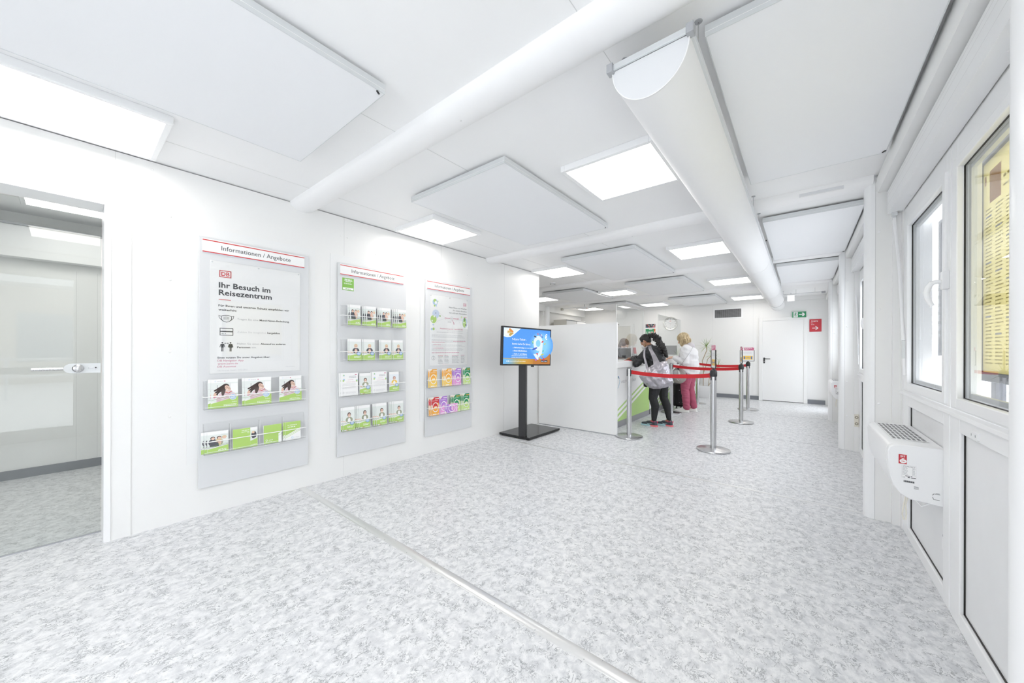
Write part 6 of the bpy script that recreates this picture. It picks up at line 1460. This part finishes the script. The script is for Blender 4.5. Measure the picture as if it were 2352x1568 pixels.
# ---- suitcase -----------------------------------------------------------
SC = mat('suitcase_black', (.014, .014, .015), .75)
su = thing('suitcase', (-2.0, 8.02, 0), 'upright black fabric suitcase on wheels between the counter and the blond woman', 'suitcase')
U = Vector((.85, .53, 0)).normalized(); N = Vector((U.y, -U.x, 0)); c = Vector((-2.0, 8.02, 0))
b = MB(); b.obox(c+Vector((0, 0, .305)), U*.115, N*.18, Vector((0, 0, .235)), SC); b.build('shell', su, bevel=.035)
b = MB(); b.obox(c-U*.125+Vector((0, 0, .20)), U*.02, N*.15, Vector((0, 0, .12)), SC); b.obox(c+N*.19+Vector((0, 0, .30)), U*.085, N*.012, Vector((0, 0, .20)), SC); b.build('pocket', su, bevel=.012)
b = MB()
for z in (.16, .41):
    for k in (-1, 0, 1): b.sphere(c+N*.204+U*.055*k+Vector((0, 0, z)), .006, ALUM, 8, 5)
b.build('rivets', su)
b = MB()
for s_ in (-1, 1):
    for k in (-1, 1):
        p = c+N*.13*s_+U*.085*k; b.cyl(p+Vector((0, 0, .022))-N*.010, p+Vector((0, 0, .022))+N*.010, .022, BLACK, n=16); b.cyl(p+Vector((0, 0, .03)), p+Vector((0, 0, .08)), .012, BLACK, n=10)
b.build('wheels', su)
b = MB(); b.tube([c+N*.05+Vector((0, 0, .54)), c+N*.05+Vector((0, 0, .565)), c-N*.05+Vector((0, 0, .565)), c-N*.05+Vector((0, 0, .54))], .009, BLACK, 8); b.build('handle', su)

# ================================================================== outside the windows
GRD = mat('pale_paving', (.78, .78, .77), .8); tint_noise(GRD, (.78, .78, .77), .08, 3)
b = MB(); b.box((XR+.2, -14, -.30), (30, 26, -.15), GRD); struct(b.build('ground', origin=(2, 0, -.15)), 'pale paving outside the windows')
# timetable case in front of the near window
YLW = paper_mat('timetable_yellow', (.44, .385, .165), .62); YLW2 = paper_mat('timetable_text', (.37, .33, .155), .62); CASE = mat('case_grey', (.15, .155, .175), .5)
t = thing('timetable_case', (.70, 2.5, 1.0), 'yellow timetable sheet in a grey display case outside the nearest window', 'timetable')
b = MB(); frame_rect(b, 1.62, 2.955, 1.072, 2.20, .045, .700, .76, CASE); b.build('case', t, bevel=.004)
b = MB(); b.add([(.712, 1.66, 1.112), (.712, 2.915, 1.112), (.712, 2.915, 2.158), (.712, 1.66, 2.158)], [(0, 1, 2, 3)], YLW); b.build('sheet', t)
b = MB(); A = Art(b, (.7115, 2.915, 1.112), *YM)
A.rect(.085, .83, .215, .985, paper_mat('timetable_orange', (.42, .26, .16), .62), 1); A.rect(.025, .93, .045, .975, MATS['timetable_orange'], 1)
for c_ in range(6):
    u0 = .04 + c_*.115
    for k in range(44): A.bars(u0, u0+.088, .80-k*.0175, 1, .0085, 0, YLW2, 1, .35, c_*91+k)
    for k in (2+c_ % 3*4, 15+c_*3 % 11, 30+c_*5 % 9): A.rect(u0, .80-k*.0175-.002, u0+.07, .80-k*.0175+.007, MGREY, 2)
A.bars(.24, .60, .90, 1, .018, 0, YLW2, 1, .1, 4); A.bars(.24, .50, .86, 1, .012, 0, YLW2, 1, .1, 5)
b.build('print', t)
b = MB(); b.box((.72, 2.965, 1.09), (.735, 2.985, 1.27), MAGE if False else mat('sticker_crimson', (.45, .05, .18), .5)); b.box((.72, 2.965, 1.14), (.736, 2.985, 1.20), mat('sticker_amber', (.65, .42, .10), .5)); b.box((.72, 2.962, 1.19), (.737, 2.986, 1.215), BLACK); b.build('edge_labels', t)
b = MB()
for y in (1.75, 2.85): b.box((.73, y-.03, -.15), (.76, y+.03, 1.08), CASE)
b.build('post', t)
t = thing('notice_case', (.70, 3.4, 1.2), 'pale grey notice sheet in a grey frame outside the second nearest window', 'notice')
PG = paper_mat('notice_pale', (.50, .51, .53), .65)
b = MB(); frame_rect(b, 3.05, 3.62, 1.19, 2.075, .022, .70, .725, CASE); b.build('frame', t)
b = MB(); b.add([(.710, 3.06, 1.20), (.710, 3.61, 1.20), (.710, 3.61, 2.06), (.710, 3.06, 2.06)], [(0, 1, 2, 3)], PG); b.build('sheet', t)
b = MB(); A = Art(b, (.7095, 3.60, 1.20), *YM)
NG = paper_mat('notice_grey', (.36, .37, .40), .65)
A.rect(.01, .72, .53, .835, NG, 1); A.rect(.02, .38, .53, .41, NG, 1); A.rect(.02, .30, .53, .37, paper_mat('notice_mauve', (.52, .49, .52), .65), 1)
for k, (u, v, w, h) in enumerate(((.05, .56, .16, .08), (.24, .60, .16, .07), (.05, .46, .16, .05), (.28, .45, .14, .09), (.05, .1, .3, .05))): A.bars(u, u+w, v+h, 5, .008, .006, NG, 1, .2, k)
for v in (.28, .22, .15, .08): A.rect(.02, v, .53, v+.002, NG, 1)
b.build('print', t)
b = MB(); b.box((.71, 3.30, -.15), (.73, 3.36, 1.2), CASE); b.build('post', t)
# pale stair tower and building outside
OUT = mat('outdoor_white', (.80, .81, .82), .7); OUTG = mat('outdoor_grey', (.60, .62, .64), .7)
t = thing('outdoor_staircase', (2.2, 9.0, -.15), 'pale white metal staircase seen faintly outside the second window', 'staircase')
b = MB()
for i in range(14): b.box((1.6, 7.6+i*.30, -.15+i*.19+.19), (2.9, 7.6+i*.30+.32, -.15+i*.19+.225), OUT)
b.build('treads', t)
b = MB()
for x in (1.6, 2.9):
    b.prism([(7.6, -.15), (7.85, -.15), (11.85, 2.45), (11.85, 2.75), (11.6, 2.75)], lambda y, z, tt: (tt, y, z), x-.03, x+.03, OUT)
    for i in range(8): b.cyl((x, 7.8+i*.5, .1+i*.32), (x, 7.8+i*.5, 1.05+i*.32), .02, OUTG, n=8)
    b.tube([(x, 7.8, 1.05), (x, 11.5, 3.4)], .025, OUTG, 8)
b.build('side_rails', t)
b = MB()
for i in range(5): b.cyl((1.5, 5.2+i*.05, -.15), (1.5, 5.2+i*.05, 3.2), .03, OUT, n=8) if i in (0, 4) else None
tag(b.build('outdoor_post', origin=(1.5, 5.2, -.15)), 'slim white double post outside the second window', 'post')
t = thing('outdoor_building', (16, 2, -.15), 'long pale building across the street, mirrored in the glass door', 'building')
b = MB(); b.box((16, -14, -.15), (20, 22, 3.6), mat('render_beige', (.55, .52, .48), .8)); b.build('wall', t)
b = MB(); b.box((14.6, -14.3, 3.6), (20.2, 22.3, 3.85), OUTG); b.build('roof', t)
b = MB()
for i in range(9): b.box((15.98, -12+i*3.6, .7), (16.0, -10+i*3.6, 2.6), mat('outdoor_pane', (.30, .34, .38), .2))
b.build('windows', t)
b = MB()
for x in (9.0,):
    for i in range(12): b.cyl((x, -10+i*1.8, -.15), (x, -10+i*1.8, .95), .03, OUTG, n=8)
    b.box((x-.02, -10, .90), (x+.02, 9.8, .96), OUTG); b.box((x-.02, -10, .45), (x+.02, 9.8, .49), OUTG)
tag(b.build('street_railing', origin=(9, 0, -.15)), 'grey street railing across the paving outside', 'railing')

for o in bpy.data.objects:
    if '_o' in o: del o['_o']
